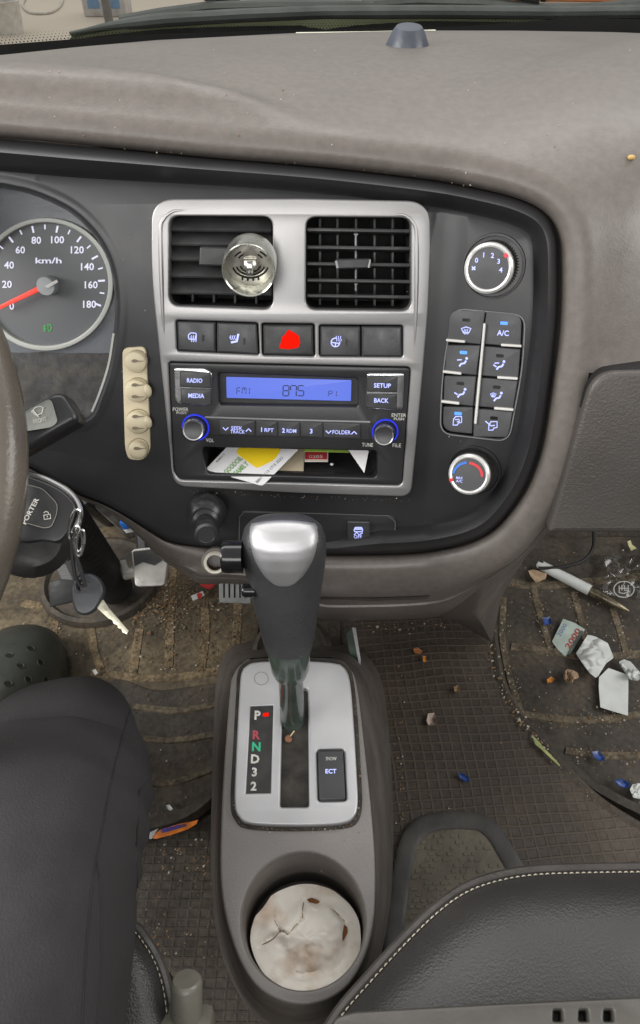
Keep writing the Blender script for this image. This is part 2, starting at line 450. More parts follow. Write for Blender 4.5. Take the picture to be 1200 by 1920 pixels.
# ---- pad and surround: rolls out of the fascia edge
mbp = MB()
NR = seg.index('hood')
opx = outl[:NR]; on = normals2(opx, False)
def wout(p):            # how wide the surround is at a point of the outline
    if p.y > 860 and p.x < 480: return lerp1(p.x, [(190, .08), (240, .15), (285, .27), (320, .42), (380, .66), (440, .62)])
    if p.y > 860: return .62 + .38 * sstep((p.x - 470) / 150)
    return 1.0
A_out = [0, 5, 14, 30, 50, 66]; A_h = [-.006, .003, .0075, .0085, .007, .003]
ringsA = []
for o_, h_ in zip(A_out, A_h):
    ring = []
    for p, n_ in zip(opx, on):
        w = wout(p); q = p - n_ * o_ * w
        hh = h_ if w > .95 else h_ * w - .012 * (1 - w) * (o_ / 66)
        a, b = inv(q.x, q.y, hh); ring.append(S(a, b, hh))
    ringsA.append(ring)
# lower part: carries on downwards and under
iLow = next(i for i, p in enumerate(opx) if p.x > 980 and p.y > 690)
low_rings = [ringsA[-1][iLow:]]
for o_, h_ in ((76, -.002), (88, -.012), (93, -.018), (97, -.0172), (108, -.028), (118, -.06), (122, -.13)):
    ring = []
    for p, n_ in zip(opx[iLow:], on[iLow:]):
        w = wout(p); rgt = sstep((900 - p.y) / 200)
        oo = 66 * w + (o_ - 66) * (w ** 2) * (1 - .88 * max(rgt, sstep((p.x - 800) / 120))); hh = .003 + (h_ - .003) * (1 if w > .5 else 1)
        if w < .5: hh = -.014 + h_
        q = p - n_ * oo; a, b = inv(q.x, q.y, hh); ring.append(S(a, b, hh))
    low_rings.append(ring)
loft(mbp, [r[iLow:] for r in ringsA], lower_m, False)
loft(mbp, low_rings, lower_m, False)
# upper part: from the roll back to the windscreen
iUp = iLow + 1
base_px = [(-260, 118), (0, 104), (150, 88), (300, 75), (555, 62), (800, 57), (1000, 58), (1200, 62), (1500, 80)]
ZB = .70
up_in = [r[:iUp] for r in ringsA]
inner = up_in[-1]
cum = [0.]
for a, b in zip(inner, inner[1:]): cum.append(cum[-1] + (b - a).length)
iC = min(range(iUp), key=lambda i: (opx[i] - V((1000, 385))).length)
outer = []
for i in range(iUp):
    if i <= iC:
        f = cum[i] / cum[iC]; x = -260 + (2160) * f ** 1.12
        y = lerp1(x, base_px); outer.append(at_z(x, y, ZB))
    else:
        f = (cum[i] - cum[iC]) / (cum[-1] - cum[iC])
        top = at_z(1900, lerp1(1900, base_px), ZB); bot = at_d(1560, 690, .53); mid = at_d(1800, 330, .66)
        outer.append(top * (1 - f) ** 2 + mid * 2 * f * (1 - f) + bot * f * f)
crease = [(-260, 104), (0, 116), (150, 124), (300, 140), (450, 170), (600, 218), (720, 276), (800, 320)]
rid = [(60, 1230), (170, 1200), (220, 1178), (330, 1164), (500, 1143), (690, 1130)]
rows = []
NRW = 34
for k in range(1, NRW + 1):
    t = k / NRW; ring = []
    for i in range(iUp):
        a, c = inner[i], outer[i]
        tan = (a - up_in[-2][i]).normalized(); m = a + tan * (c - a).length * .34
        wz = .55 * sstep((iC + 34 - i) / 68); m = m * (1 - wz) + V((m.x, m.y, ZB + .004)) * wz
        p = a * (1 - t) ** 2 + m * 2 * t * (1 - t) + c * t * t
        x, y, d = proj(p)
        if k < NRW:
            s = sstep((y - lerp1(x, crease)) / 38) * sstep((830 - x) / 260) * sstep(t / .12)
            p = p + V((0, -.3, 1)) * .013 * s
            s2 = sstep((x - lerp1(y, rid)) / 9) * sstep(t / .1) * sstep((y - 150) / 60)
            p = p + V((-.2, -.5, .6)) * .0035 * s2
            s3 = math.exp(-((x - 860 + (y - 270) * -1.1) / 70) ** 2 - ((y - 310) / 60) ** 2)
            p = p + V((0, -.5, .7)) * .002 * s3
        ring.append(p)
    rows.append(ring)
loft(mbp, up_in + rows, pad_m, False, flip=False)
PADB = mbp.bvh()
pad = build('dash_pad', mbp, dash, angle=60)
# ---- silver centre trim
mbt = MB()
trim_out = rr([(284, 373), (560, 372), (806, 377), (808, 520), (793, 700), (771, 932), (560, 925), (325, 912), (303, 700), (283, 520)], [44, 0, 44, 200, 200, 22, 0, 26, 200, 200], 10)
ventL = rr([(317, 405), (511, 406), (512, 580), (317, 573)], 20)
ventR = rr([(574, 407), (771, 408), (771, 583), (573, 580)], 20)
swL = rr([(329, 600), (484, 605), (487, 666), (331, 659)], 6)
swH = rr([(490, 606), (590, 607), (591, 669), (491, 667)], 6)
swR = rr([(598, 609), (756, 610), (756, 670), (598, 669)], 6)
radio_o = rr([(315, 678), (771, 688), (755, 911), (336, 900), (325, 885)], [8, 10, 12, 14, 20])
plate(mbt, PANEL, [trim_out, ventL, ventR, swL, swH, swR, radio_o], .0095, .011, silver_m, 3.2, 3)
for pts in ([(308, 630), (304, 560), (301, 440), (306, 412), (325, 396), (350, 394)], [(777, 652), (780, 570), (781, 450), (776, 420), (760, 404), (735, 401)]):
    P = crv(pts, 8.); c = len(P)
    pp = [PANEL.base(p.x, p.y, .0095) for p in P]
    tube(mbt, [b + n * .0090 for b, n in pp], [.0002 + .0017 * math.sin(math.pi * min(1, (i + .3) / c)) ** .6 for i in range(c)], silver_m, 10)
trim = build('centre_trim', mbt, dash)
# seam shadow gap + grime collecting below the trim are real grit, scattered further down
# ---- vents
def wellbox(mb, pts, h0, depth, mat):
    top = []; bot = []
    for p in pts:
        b, n = PANEL.base(p[0], p[1], h0); top.append(b + n * h0); bot.append(b + n * (h0 - depth))
    loft(mb, [top, bot], mat, True, False, True)
def quadslat(mb, x0, x1, y0l, y0r, hgt, h, depth, tilt, mat, th=.0012):
    """a slat between two picture points: front edge at h, running back by depth"""
    (b0, n0), (b1, n1) = PANEL.base(x0, y0l, h), PANEL.base(x1, y0r, h)
    c = (b0 + b1) / 2 + n0 * h; ex = (b1 - b0) / 2
    ez = (-n0 * math.cos(R(tilt)) + EU * math.sin(R(tilt)))
    ey = ez.cross(ex).normalized()
    boxed(mb, c + ez * depth / 2, ex, ey * th, ez * depth / 2, mat, th * .7)
vane_m = M('grey_vane_plastic', (.055, .055, .055), .5, var=.2, vscale=60, bump=.05, specks=.4, speck_col=(.25, .23, .2), speck_scale=380, dust=.4, dust_col=(.12, .11, .10), dust_scale=60)
slat_m = M('dusty_black_slat', (.034, .034, .035), .42, var=.2, vscale=40, bump=.05, specks=.3, speck_col=(.25, .23, .2), speck_scale=400, dust=.3, dust_col=(.09, .085, .08), dust_scale=40)
def vent(pts, ys, x0, x1, tilt, depth, vanes, name):
    mb = MB(); wellbox(mb, pts, .007, .05, void_m)
    for y in ys: quadslat(mb, x0, x1, y, y + 3, 0, .004, depth, tilt, slat_m, .0013)
    for x in vanes:
        (b0, n0), (b1, n1) = PANEL.base(x, 410, -.016), PANEL.base(x, 578, -.016)
        boxed(mb, (b0 + b1) / 2 - n0 * .026, EX * .0009, (b1 - b0) / 2, n0 * .008, vane_m, .0003)
    return build(name, mb, dash)
vL = vent(ventL, (432, 459, 488, 519, 550), 318, 510, 38, .018, (360, 400, 440, 480), 'air_vent')
vR = vent(ventR, (430, 463, 494, 525, 554), 575, 770, -11, .014, (600, 633, 668, 703, 737), 'air_vent')
vL['label'] = 'driver side air vent with closed slats'; vR['label'] = 'passenger side air vent with open slats'
mb = MB(); plate(mb, PANEL, [rr([(629, 486), (696, 485), (697, 503), (630, 505)], 3)], .0065, .006, btn_m, 3)
stroke(mb, PANEL, [(630, 489), (633, 503)], 4, .0068, M('grey_edge', (.3, .3, .31), .4)); stroke(mb, PANEL, [(694, 487), (691, 502)], 3, .0068, MATS['grey_edge'])
for y in (438, 530): patch(mb, PANEL, [(663, y), (672, y), (669, y + 5), (666, y + 5)], -.003, MATS['grey_edge'])
tube(mb, [PANEL.base(667, y, -.004)[0] + EN * -.004 for y in (440, 485)], .0007, MATS['grey_edge'], 6)
tube(mb, [PANEL.base(667, y, -.004)[0] + EN * -.004 for y in (506, 545)], .0007, MATS['grey_edge'], 6)
build('slider_tab', mb, vR)
mb = MB(); plate(mb, PANEL, [rr([(374, 462), (440, 464), (438, 500), (372, 499)], 5)], .0095, .009, blk2_m, 4)
build('slider_tab', mb, vL)
# ---- row of switches under the vents
def icon_mirror(mb, x, y, h):
    stroke(mb, PANEL, rr([(x - 9, y - 4), (x - 4, y - 8), (x + 6, y - 7), (x + 6, y + 4), (x - 8, y + 4)], 2), 1.8, h, glow_m, True)
    for k in (-3, 1, 5): stroke(mb, PANEL, [(x + k, y - 3), (x + k - 1, y + 1), (x + k + 1, y + 5), (x + k, y + 9)], 1.6, h + .0001, glow_m)
def icon_seat(mb, x, y, h):
    stroke(mb, PANEL, [(x + 8, y - 9), (x + 5, y + 5), (x - 6, y + 7)], 4, h, glow_m)
    for k in (-6, -2, 2): stroke(mb, PANEL, [(x + k, y - 6), (x + k - 2, y - 2), (x + k + 1, y + 2)], 1.6, h + .0001, glow_m)
def icon_wheel(mb, x, y, h):
    stroke(mb, PANEL, ell(x - 1, y + 2, 8, 8, 24, 0, -10, 290), 2, h, glow_m); stroke(mb, PANEL, [(x - 8, y + 2), (x - 1, y + 3), (x + 6, y + 4)], 2, h + .0001, glow_m)
    stroke(mb, PANEL, [(x - 1, y + 3), (x - 1, y + 9)], 2, h + .0002, glow_m)
    for k in (1, 5, 9): stroke(mb, PANEL, [(x + k, y - 10), (x + k - 1, y - 6), (x + k + 1, y - 3), (x + k, y)], 1.4, h + .0001, glow_m)
mb = MB()
for o in (swL, swH, swR): wellbox(mb, o, .008, .012, void_m)
build('switch_well', mb, dash)
SWH = .0085
def switch(pts, icon=None, led=None, label=None, face=btn_m):
    mb = MB(); plate(mb, PANEL, [rr(pts, 3)], SWH, .008, face, 4, 3)
    if icon: icon(mb)
    if led: patch(mb, PANEL, box(led[0] - 2, led[1] - 6, led[0] + 2, led[1] + 6), SWH + .0002, ledoff_m)
    o = build('switch', mb, dash)
    if label: o['label'] = label
    return o
switch([(331, 602), (404.3, 604), (404.3, 662), (333, 658)], lambda m: icon_mirror(m, 362, 632, SWH + .0003), (381, 634), 'heated mirror switch')
switch([(406, 604), (482, 607), (485, 665), (406, 661)], lambda m: icon_seat(m, 439, 635, SWH + .0003), (458, 640), 'heated seat switch')
switch([(600, 611), (676, 612), (676, 669), (600, 668)], lambda m: icon_wheel(m, 630, 640, SWH + .0003), (650, 642), 'heated steering wheel switch')
switch([(678, 612), (754, 612), (754, 669), (678, 669)], None, None, 'blank switch cover')
mb = MB(); plate(mb, PANEL, [rr([(492, 608), (588, 609), (589, 668), (493, 666)], 4)], SWH, .008, blk2_m, 5, 3)
patch(mb, PANEL, rr([(523, 653), (527, 641), (529, 631), (534, 628), (540, 618), (547, 621), (557, 627), (561, 631), (563, 643), (559, 652), (541, 655)], 1.5), SWH + .0003, red_m)
hz = build('hazard_switch', mb, dash); hz['label'] = 'hazard light switch with glowing red triangle'
# traction switch
mb = MB(); plate(mb, PANEL, [rr([(651, 977), (694, 978), (694, 1017), (651, 1016)], 5)], .0052, .006, btn_m, 3, 3)
h = .0055
stroke(mb, PANEL, rr([(664, 994), (666, 989), (678, 989), (680, 994), (679, 997), (665, 997)], 1.5), 2, h, glow_m, True)
stroke(mb, PANEL, [(666, 992), (678, 992)], 3, h + .0001, glow_m)
stroke(mb, PANEL, [(664, 1003), (669, 998), (673, 1003), (680, 999)], 2, h, glow_m)
text(mb, PANEL, 'OFF', 671, 1006.5, 15, 6.5, h, glow_m)
build('traction_switch', mb, dash)
# ---- glove box lid
GB = Flat(at_d(1120, 700, .468), V((-.12, -.93, .30)))
mb = MB()
gl_m = M('dark_brown_glovebox_plastic', (.056, .050, .045), .46, var=.12, vscale=9, bump=.25, bscale=500, specks=.06, dust=.25, dust_col=(.115, .10, .088))
plate(mb, GB, [rr([(1114, 699), (1500, 690), (1500, 1000), (1027, 1000)], [46, 0, 0, 10], 10)], 0, .03, gl_m, 9, 4)
build('glovebox_lid', mb, dash)
mb = MB()
plate(mb, GB, [rr([(1109, 693), (1500, 683), (1500, 990), (1030, 992)], [48, 0, 0, 10], 10)], -.006, .05, void_m, 2, 2)
build('glovebox_surround', mb, dash)
mb = MB()
lp = [([(560, 1120), (700, 1122), (800, 1118), (890, 1085), (980, 1010), (1060, 940)], .615), ([(560, 1140), (700, 1142), (810, 1140), (900, 1112), (975, 1050), (1040, 985)], .66),
      ([(560, 1152), (700, 1154), (820, 1152), (890, 1150), (950, 1085), (1025, 1000)], .72), ([(560, 1150), (700, 1156), (830, 1156), (905, 1172), (935, 1110), (1012, 1003)], .80), ([(560, 1120), (700, 1150), (830, 1150), (922, 1205), (940, 1120), (1012, 1000)], .90)]
loft(mb, [[at_d(p.x, p.y, d_) for p in crv(l_, 200.)] if False else [at_d(lerp1(t * 5, [(i, q[0]) for i, q in enumerate(l_)]), lerp1(t * 5, [(i, q[1]) for i, q in enumerate(l_)]), d_) for t in [k / 40 for k in range(41)]] for l_, d_ in lp], M('dark_lower_panel', (.085, .073, .063), .5, var=.15, vscale=12, bump=.2, bscale=500, specks=.2, dust=.4, dust_col=(.11, .09, .07), dust_scale=12, mottle=.12), False)
build('lower_panel', mb, dash)
# ---- power socket on the lower lip
mb = MB(); so = at_d(403, 1055, .555); sax = (CAM - so).normalized() * .55 + EN * .45
cream_m = M('yellowed_plastic_ring', (.55, .52, .44), .45, var=.1, vscale=60, bump=.02)
k = .555 / F
lathe(mb, so, sax, [(21 * k, -.004), (21 * k, .002), (19 * k, .0035), (16 * k, .0028), (15 * k, .0)], cream_m, 32, cap0=False, cap1=False)
lathe(mb, so, sax, [(15.4 * k, .0005), (14.6 * k, -.03)], M('rusty_socket_inside', (.12, .065, .035), .5, var=.3, vscale=80), 32, cap0=False, cap1=True)
lathe(mb, so - sax.normalized() * .004, sax, [(26 * k, -.006), (26 * k, .001), (20 * k, .002)], lower_m, 32, cap0=True, cap1=False)
build('power_socket', mb, dash)
# little black sun sensor
mb = MB(); sp = hitpx(PADB, 764, 84)[0] - V((0, 0, .002)); kd = (sp - CAM).dot(FW) / F
lathe(mb, sp, (0, -.12, 1), [(44 * kd, -.004), (41 * kd, .001), (37 * kd, .005), (29 * kd, .0125), (24 * kd, .0152), (12 * kd, .016), (.0001, .0162)], M('blue_grey_sensor_plastic', (.055, .062, .082), .4, vscale=40), 28, cap0=True, cap1=False)
build('sun_sensor', mb, dash)
# ------------------------------------------------------------------ lighter
mb = MB(); lo = at_d(385, 975, .553); ax = (EN * .8 + V((0, -.25, -.35))).normalized(); k = .55 / F
lathe(mb, lo - ax * .006, EN, [(38 * k, -.006), (36 * k, .002), (30 * k, .007), (24 * k, .009)], black_m, 32)
lgt = thing('cigarette_lighter', 'black push in cigarette lighter left of the gear knob', 'cigarette lighter', lo)
build('collar', mb, lgt)
mb = MB(); dirc = (at_d(387, 1004, .52) - lo)
lathe(mb, lo, dirc, [(25 * k, 0), (25 * k, .006), (19 * k, .008), (17 * k, .018), (22 * k, .021), (23 * k, .030), (21 * k, .0335), (16 * k, .034), (15 * k, .0335), (.0001, .0335)], black_m, 32, cap1=False)
build('knob', mb, lgt)
# ------------------------------------------------------------------ instrument cluster
CH = -.045
clus = thing('instrument_cluster', 'speedometer with pale ring and red needle behind the steering wheel', 'speedometer', S(*inv(86, 535, CH), CH))
dial_m = M('grey_dial_face', (.125, .13, .137), .55, var=.06, vscale=6, bump=.04, specks=.15, speck_col=(.3, .29, .26), dust=.2, dust_col=(.13, .13, .13), dust_scale=12)  # grey of the lens reflection is put into the face colour
mb = MB(); plate(mb, PANEL, [[(-300, 320), (260, 320), (262, 760), (-300, 760)]], CH, .003, M('blue_grey_cluster_plate', (.135, .145, .16), .35, var=.06, vscale=5, specks=.2, speck_col=(.35, .33, .3)), 1); build('backing_plate', mb, clus)
mb = MB(); plate(mb, PANEL, [ell(85, 533, 118, 117, 72)], CH + .001, .001, dial_m, .5)
sp_ = lambda v: R(78 - (v - 100) * 1.24)
for v in range(0, 181, 10):
    t = sp_(v); r0 = 112; r1 = 112 - (13 if v % 20 == 0 else 9); w = 3.6 if v % 20 == 0 else 2.6
    stroke(mb, PANEL, [(85 + r1 * math.cos(t), 533 - r1 * math.sin(t)), (85 + r0 * math.cos(t), 533 - r0 * math.sin(t))], w, CH + .0013, glow2_m)
for s, x, y in (('0', 22, 574), ('20', 13, 533), ('40', 17, 497), ('60', 38, 468.5), ('80', 68, 450.5), ('100', 108, 449.5), ('120', 145, 468.5), ('140', 164, 500), ('160', 171, 534), ('180', 168, 570.5)):
    text(mb, PANEL, s, x, y, None, 14, CH + .0014, glow2_m, 0, .02)
text(mb, PANEL, 'km/h', 91, 488.5, 49, 11, CH + .0014, glow2_m, 0)
x, y = 89, 614.5
stroke(mb, PANEL, [(x + 1, y - 7), (x + 1, y + 7), (x + 5, y + 5.5), (x + 8, y), (x + 5, y - 5.5)], 1.4, CH + .0014, green_m, True)
for k in (-4, 0, 4): stroke(mb, PANEL, [(x - 2, y + k), (x - 8, y + k + 2)], 1.4, CH + .0014, green_m)
stroke(mb, PANEL, [(x - 5, y - 5), (x - 6, y), (x - 4, y + 3), (x - 5, y + 7)], 1.2, CH + .0016, green_m)
build('dial', mb, clus)
mb = MB(); plate(mb, PANEL, [ell(85, 533, 127, 125, 80), ell(85, 533, 117.5, 116, 80)], CH + .005, .006, M('pale_grey_ring', (.42, .43, .40), .4, var=.05), 2, 3)
stroke(mb, PANEL, crv([(172, 772), (186, 738), (203, 685), (213, 625)], 8), 4, -.002, MATS['pale_grey_ring'])
build('dial_ring', mb, clus)
mb = MB(); NH = CH + .009
plate(mb, PANEL, [[(-2, 573), (78, 533), (82, 543), (-2, 581)]], NH, .0012, needle_m, 1); build('needle', mb, clus)
mb = MB(); b0, n0 = PANEL.base(88, 536, NH); k = .55 / F
lathe(mb, b0 + n0 * CH, n0, [(17 * k, 0), (17 * k, .011), (15.5 * k, .0125), (.0001, .0132)], M('grey_hub', (.30, .31, .32), .4), 32, cap1=False)
plate(mb, PANEL, [[(84, 537), (106, 524), (109, 529), (90, 541)]], NH + .0045, .001, M('pale_needle_tail', (.5, .5, .48), .4), .5)
build('needle_hub', mb, clus)
# dusty sill under the dial
mb = MB(); rows_ = []
for y, h_ in ((662, CH + .002), (690, CH + .008), (715, -.03), (745, -.02), (775, -.012), (800, -.008)):
    rows_.append([S(*inv(x, y, h_), h_) + V((0, 0, .0015 * noise.noise(V((x * .02, y * .05, 0))))) for x in range(-280, 231, 15)])
loft(mb, rows_, M('dusty_black_sill', (.035, .034, .033), .7, var=.3, vscale=60, bump=.25, bscale=260, specks=.6, speck_col=(.3, .25, .17), speck_scale=330, dust=.75, dust_col=(.11, .09, .062), dust_scale=26), False)
build('sill', mb, clus)
# ------------------------------------------------------------------ radio
rad = thing('car_radio', 'black car radio with lit blue display showing 87.5', 'car radio', S(*inv(545, 790, 0), 0))
RH = .0085
pocket = rr([(377, 838), (709, 845), (707, 896), (386, 888)], 10)
face = rr([(316.5, 679.5), (769.5, 689.5), (753.5, 909.5), (337, 898.5), (326.5, 884)], [7, 9, 11, 13, 18])
lcdw = rr([(408, 699), (672, 709), (672, 763), (411, 759)], 6)
mb = MB(); plate(mb, PANEL, [face, pocket, lcdw], RH, .012, black_m, 2.5, 2)
text(mb, PANEL, 'POWER', 338.5, 767.5, 29, 7, RH + .0002, print_m); text(mb, PANEL, 'PUSH', 340, 774, 18, 5, RH + .0002, print_m)
text(mb, PANEL, 'VOL', 393.5, 825.5, 15, 7, RH + .0002, print_m)
text(mb, PANEL, 'ENTER', 748, 778.5, 27, 6.5, RH + .0002, print_m); text(mb, PANEL, 'PUSH', 748, 785.5, 19, 5, RH + .0002, print_m)
text(mb, PANEL, 'TUNE', 689, 834, 21, 7, RH + .0002, print_m); text(mb, PANEL, 'FILE', 744, 835, 15.5, 7, RH + .0002, print_m)
stroke(mb, PANEL, [(384, 782), (540, 787), (694, 791)], 3, RH + .0006, M('grey_highlight_edge', (.22, .22, .23), .35))
plate(mb, PANEL, [rr([(383, 784), (694, 792), (694, 825), (387, 816)], 2)], RH + .0003, .002, blk2_m, 1)
build('faceplate', mb, rad)
mb = MB(); wellbox(mb, pocket, RH - .001, .06, M('dark_pocket_plastic', (.022, .022, .023), .55, var=.2, vscale=50, specks=.4, speck_col=(.2, .19, .17), speck_scale=300))
build('storage_pocket', mb, rad)
mb = MB(); wellbox(mb, lcdw, RH - .001, .0065, blk2_m)
DH = RH - .0055
plate(mb, PANEL, [rr([(424, 707), (659, 713), (658, 752), (425, 746)], 2)], DH, .001, lcd_m, .4)
def segdig(mb, ch, x, y, w, h_, hh, th=1.7, slope=.04, mat=lcd_ink_m):
    segs = {'a': ((0, 0), (1, 0)), 'b': ((1, 0), (1, .5)), 'c': ((1, .5), (1, 1)), 'd': ((0, 1), (1, 1)), 'e': ((0, .5), (0, 1)), 'f': ((0, 0), (0, .5)), 'g': ((0, .5), (1, .5)), 'i': ((.5, 0), (.5, .5)), 'm': ((.5, 0), (.5, .45))}
    table = {'8': 'abcdefg', '7': 'abcf', '5': 'afgcd', 'F': 'aefg', 'M': 'abcefm', '1': 'bc', 'P': 'abefg'}
    for s in table[ch]:
        (a, b), (c, d) = segs[s]
        dx, dy = (c - a) * w, (d - b) * h_; l = math.hypot(dx, dy); ex, ey = dx / l * .8, dy / l * .8
        sk = lambda px_, py_: (px_ - (py_ - y) * slope, py_ + (px_ - x) * .02)
        stroke(mb, PANEL, [sk(x + a * w + ex, y + b * h_ + ey), sk(x + c * w - ex, y + d * h_ - ey)], th, hh, mat)
for ch, x in (('F', 444), ('M', 454.5), ('1', 461)): segdig(mb, ch, x, 727, 7, 12, DH + .0003, 1.3)
for ch, x in (('8', 531), ('7', 545), ('5', 559)): segdig(mb, ch, x, 723, 11, 19, DH + .0003, 1.9)
patch(mb, PANEL, box(555, 740, 557, 742.5), DH + .0004, lcd_ink_m)
for ch, x in (('P', 616), ('1', 624)): segdig(mb, ch, x, 733, 7, 10.5, DH + .0003, 1.3)
build('display', mb, rad)
def rbutton(pts, draw, name='button', h=RH + .0022, mat=btn_m, bev=2):
    mb = MB(); plate(mb, PANEL, [rr(pts, 2)], h, .004, mat, bev, 2); draw(mb, h + .0003); return build(name, mb, rad)
mb = MB(); plate(mb, PANEL, [rr([(326, 690), (384, 691), (398, 700), (397, 752), (388, 761), (335, 759), (328, 750)], 6)], RH + .0012, .003, chrome_m, 2); build('button_surround', mb, rad); mb = MB()
plate(mb, PANEL, [rr([(688, 700), (742, 700), (758, 700), (756, 768), (742, 770), (686, 766)], 6)], RH + .0012, .003, chrome_m, 2)
build('button_surround', mb, rad)
rbutton([(337, 695), (395, 699), (396, 728), (337, 726)], lambda m, h: text(m, PANEL, 'RADIO', 365, 713.5, 29, 8.5, h, glow_m, 1.5))
rbutton([(338, 728), (396, 730), (396, 760), (339, 758)], lambda m, h: text(m, PANEL, 'MEDIA', 368, 742, 30, 8.5, h, glow_m, 1.5))
rbutton([(688, 704), (746, 706), (745, 736), (688, 735)], lambda m, h: text(m, PANEL, 'SETUP', 717, 723, 32, 8.5, h, glow_m, 1.5))
rbutton([(688, 738), (745, 739), (744, 768), (687, 765)], lambda m, h: text(m, PANEL, 'BACK', 715, 751, 27, 8.5, h, glow_m, 1.5))
xs = [410, 479, 521, 563, 606, 677]
def yt(x): return 785 + (x - 383) * 8 / 311 + 1.5
def yb(x): return 815 + (x - 387) * 9 / 307 - 1
def vv(m, x, y, s, h): stroke(m, PANEL, [(x - 5, y - 2.5 * s), (x, y + 2.5 * s), (x + 5, y - 2.5 * s)], 2, h, glow_m)
def d0(m, h): text(m, PANEL, 'SEEK', 444, 802.5, 21, 6.5, h, glow_m); text(m, PANEL, 'TRACK', 445.5, 809.5, 27, 6.5, h, glow_m); vv(m, 423, 804, 1, h); vv(m, 466, 806.5, -1, h)
def d1(m, h): text(m, PANEL, '1', 490.5, 805.5, None, 8.5, h, glow_m); text(m, PANEL, 'RPT', 504.5, 806.5, 17, 7, h, glow_m)
def d2(m, h): text(m, PANEL, '2', 531.5, 807, None, 8.5, h, glow_m); text(m, PANEL, 'RDM', 546.5, 808, 18, 7, h, glow_m)
def d3(m, h): text(m, PANEL, '3', 583.5, 808.5, None, 9, h, glow_m)
def d4(m, h): text(m, PANEL, 'FOLDER', 640.5, 810.5, 34, 7.5, h, glow_m); vv(m, 616, 810, 1, h); vv(m, 664, 811.5, -1, h)
for k, dr in enumerate((d0, d1, d2, d3, d4)):
    a, b = xs[k] + .8, xs[k + 1] - .8
    rbutton([(a, yt(a)), (b, yt(b)), (b, yb(b)), (a, yb(a))], dr, h=RH + .0016, bev=1.5)
def radio_knob(bx, by, cx, cy, rb, rc):
    mb = MB(); b0, n0 = PANEL.base(bx, by, RH); b1 = at_pl(cx, cy, b0 + n0 * (RH + .016), n0); o = b0 + n0 * RH; ax = b1 - o; L_ = ax.length; k = .51 / F; kc = k
    lathe(mb, o, n0, [(rb * k * .80, 0), (rb * k * .80, .002), (rc * k * 1.02, .004)], blk2_m, 40, cap0=False, cap1=False)
    lathe(mb, o + n0 * .003, ax, [(rc * k * .98, 0), (rc * k * .96, L_ * .8)], blk2_m, 40, cap0=False, cap1=False)
    lathe(mb, o, ax, [(rc * k * .80, L_ * 1.0), (rc * k * .70, L_ * .985), (.0001, L_ * .98)], black_m, 40, cap0=False, cap1=False)
    kn = build('volume_knob' if bx < 500 else 'tuning_knob', mb, rad)
    mb = MB(); lathe(mb, o, ax, [(rc * k * .97, L_ * .72), (rc * k, L_ * .8), (rc * k * .98, L_ * .94), (rc * k * .9, L_ * 1.02), (rc * k * .79, L_ * 1.0)], chrome_m, 40, cap0=False, cap1=False)
    build('chrome_ring', mb, kn)
    mb = MB(); lathe(mb, o + n0 * .0004, n0, [(rb * k * 1.0, 0), (rb * k * .99, .0012), (rb * k * .90, .0012), (rb * k * .88, 0)], ring_m, 44, cap0=False, cap1=False)
    build('lit_ring', mb, kn)
radio_knob(367, 801, 362, 807, 27, 21.5)
radio_knob(722, 809, 720, 817, 26, 20.5)
# ------------------------------------------------------------------ climate controls
clim = thing('climate_controls', 'climate control buttons and two dials on passenger side of the radio', 'climate controls', S(*inv(905, 700, 0), 0))
pad_o = rr([(850, 578), (985, 591), (980, 690), (954, 828), (825, 813), (829, 700)], [24, 24, 150, 24, 24, 100], 8)
mb = MB(); wellbox(mb, pad_o, .0008, .008, void_m)
stroke(mb, PANEL, pad_o, 2.2, .0010, M('worn_edge_grey', (.16, .16, .165), .35), True)
build('button_well', mb, clim)
def edgeL(y): return lerp1(y, [(578, 842), (700, 832), (813, 828)])
def edgeR(y): return lerp1(y, [(591, 981), (690, 976), (828, 953)])
def mid(y): return lerp1(y, [(580, 911.5), (644, 902), (703, 894), (761, 888), (815, 886)])
cy_ = [(580, 644, 581, 645), (646, 702, 647, 704), (704, 760, 706, 762), (762, 812, 764, 820)]
CHH = .0012
def icon_face(m, x, y, h, arrow):
    patch(m, PANEL, ell(x + 9, y - 7, 2.6, 2.6, 12), h, glow_m)
    stroke(m, PANEL, [(x + 8, y - 3), (x + 5, y + 2), (x - 1, y + 3), (x - 5, y + 8)], 3.4, h, glow_m)
    if arrow in (1, 2): stroke(m, PANEL, [(x - 9, y - 4), (x, y - 4.5)], 2, h + .0001, glow_m)
    if arrow in (2, 3): stroke(m, PANEL, [(x - 11, y - 1), (x - 5, y + 3)], 2.4, h + .0001, glow_m)
    if arrow == 4: icon_def(m, x - 6, y - 3, h, .6)
def icon_def(m, x, y, h, s=1.):
    stroke(m, PANEL, [(x - 9 * s, y - 4 * s), (x, y - 7 * s), (x + 9 * s, y - 4 * s), (x + 5 * s, y + 4 * s), (x - 5 * s, y + 4 * s)], 1.7 * s + .4, h, glow_m, True)
    for k in (-3, 0, 3): stroke(m, PANEL, [(x + k * s, y - 3 * s), (x + (k - 1) * s, y + s), (x + k * s, y + 7 * s)], 1.3, h + .0001, glow_m)
def icon_car(m, x, y, h, out):
    stroke(m, PANEL, [(x - 8, y + 8), (x - 7, y - 3), (x - 3, y - 8), (x + 8, y - 8), (x + 8, y + 3), (x + 2, y + 4), (x, y + 8)], 2, h, glow_m, True)
    stroke(m, PANEL, [(x - 4, y - 2), (x + 3, y - 3), (x + 4, y + 1), (x - 1, y + 2)] if not out else [(x - 14, y - 9), (x - 3, y), (x + 4, y - 1)], 2, h + .0001, glow_m)
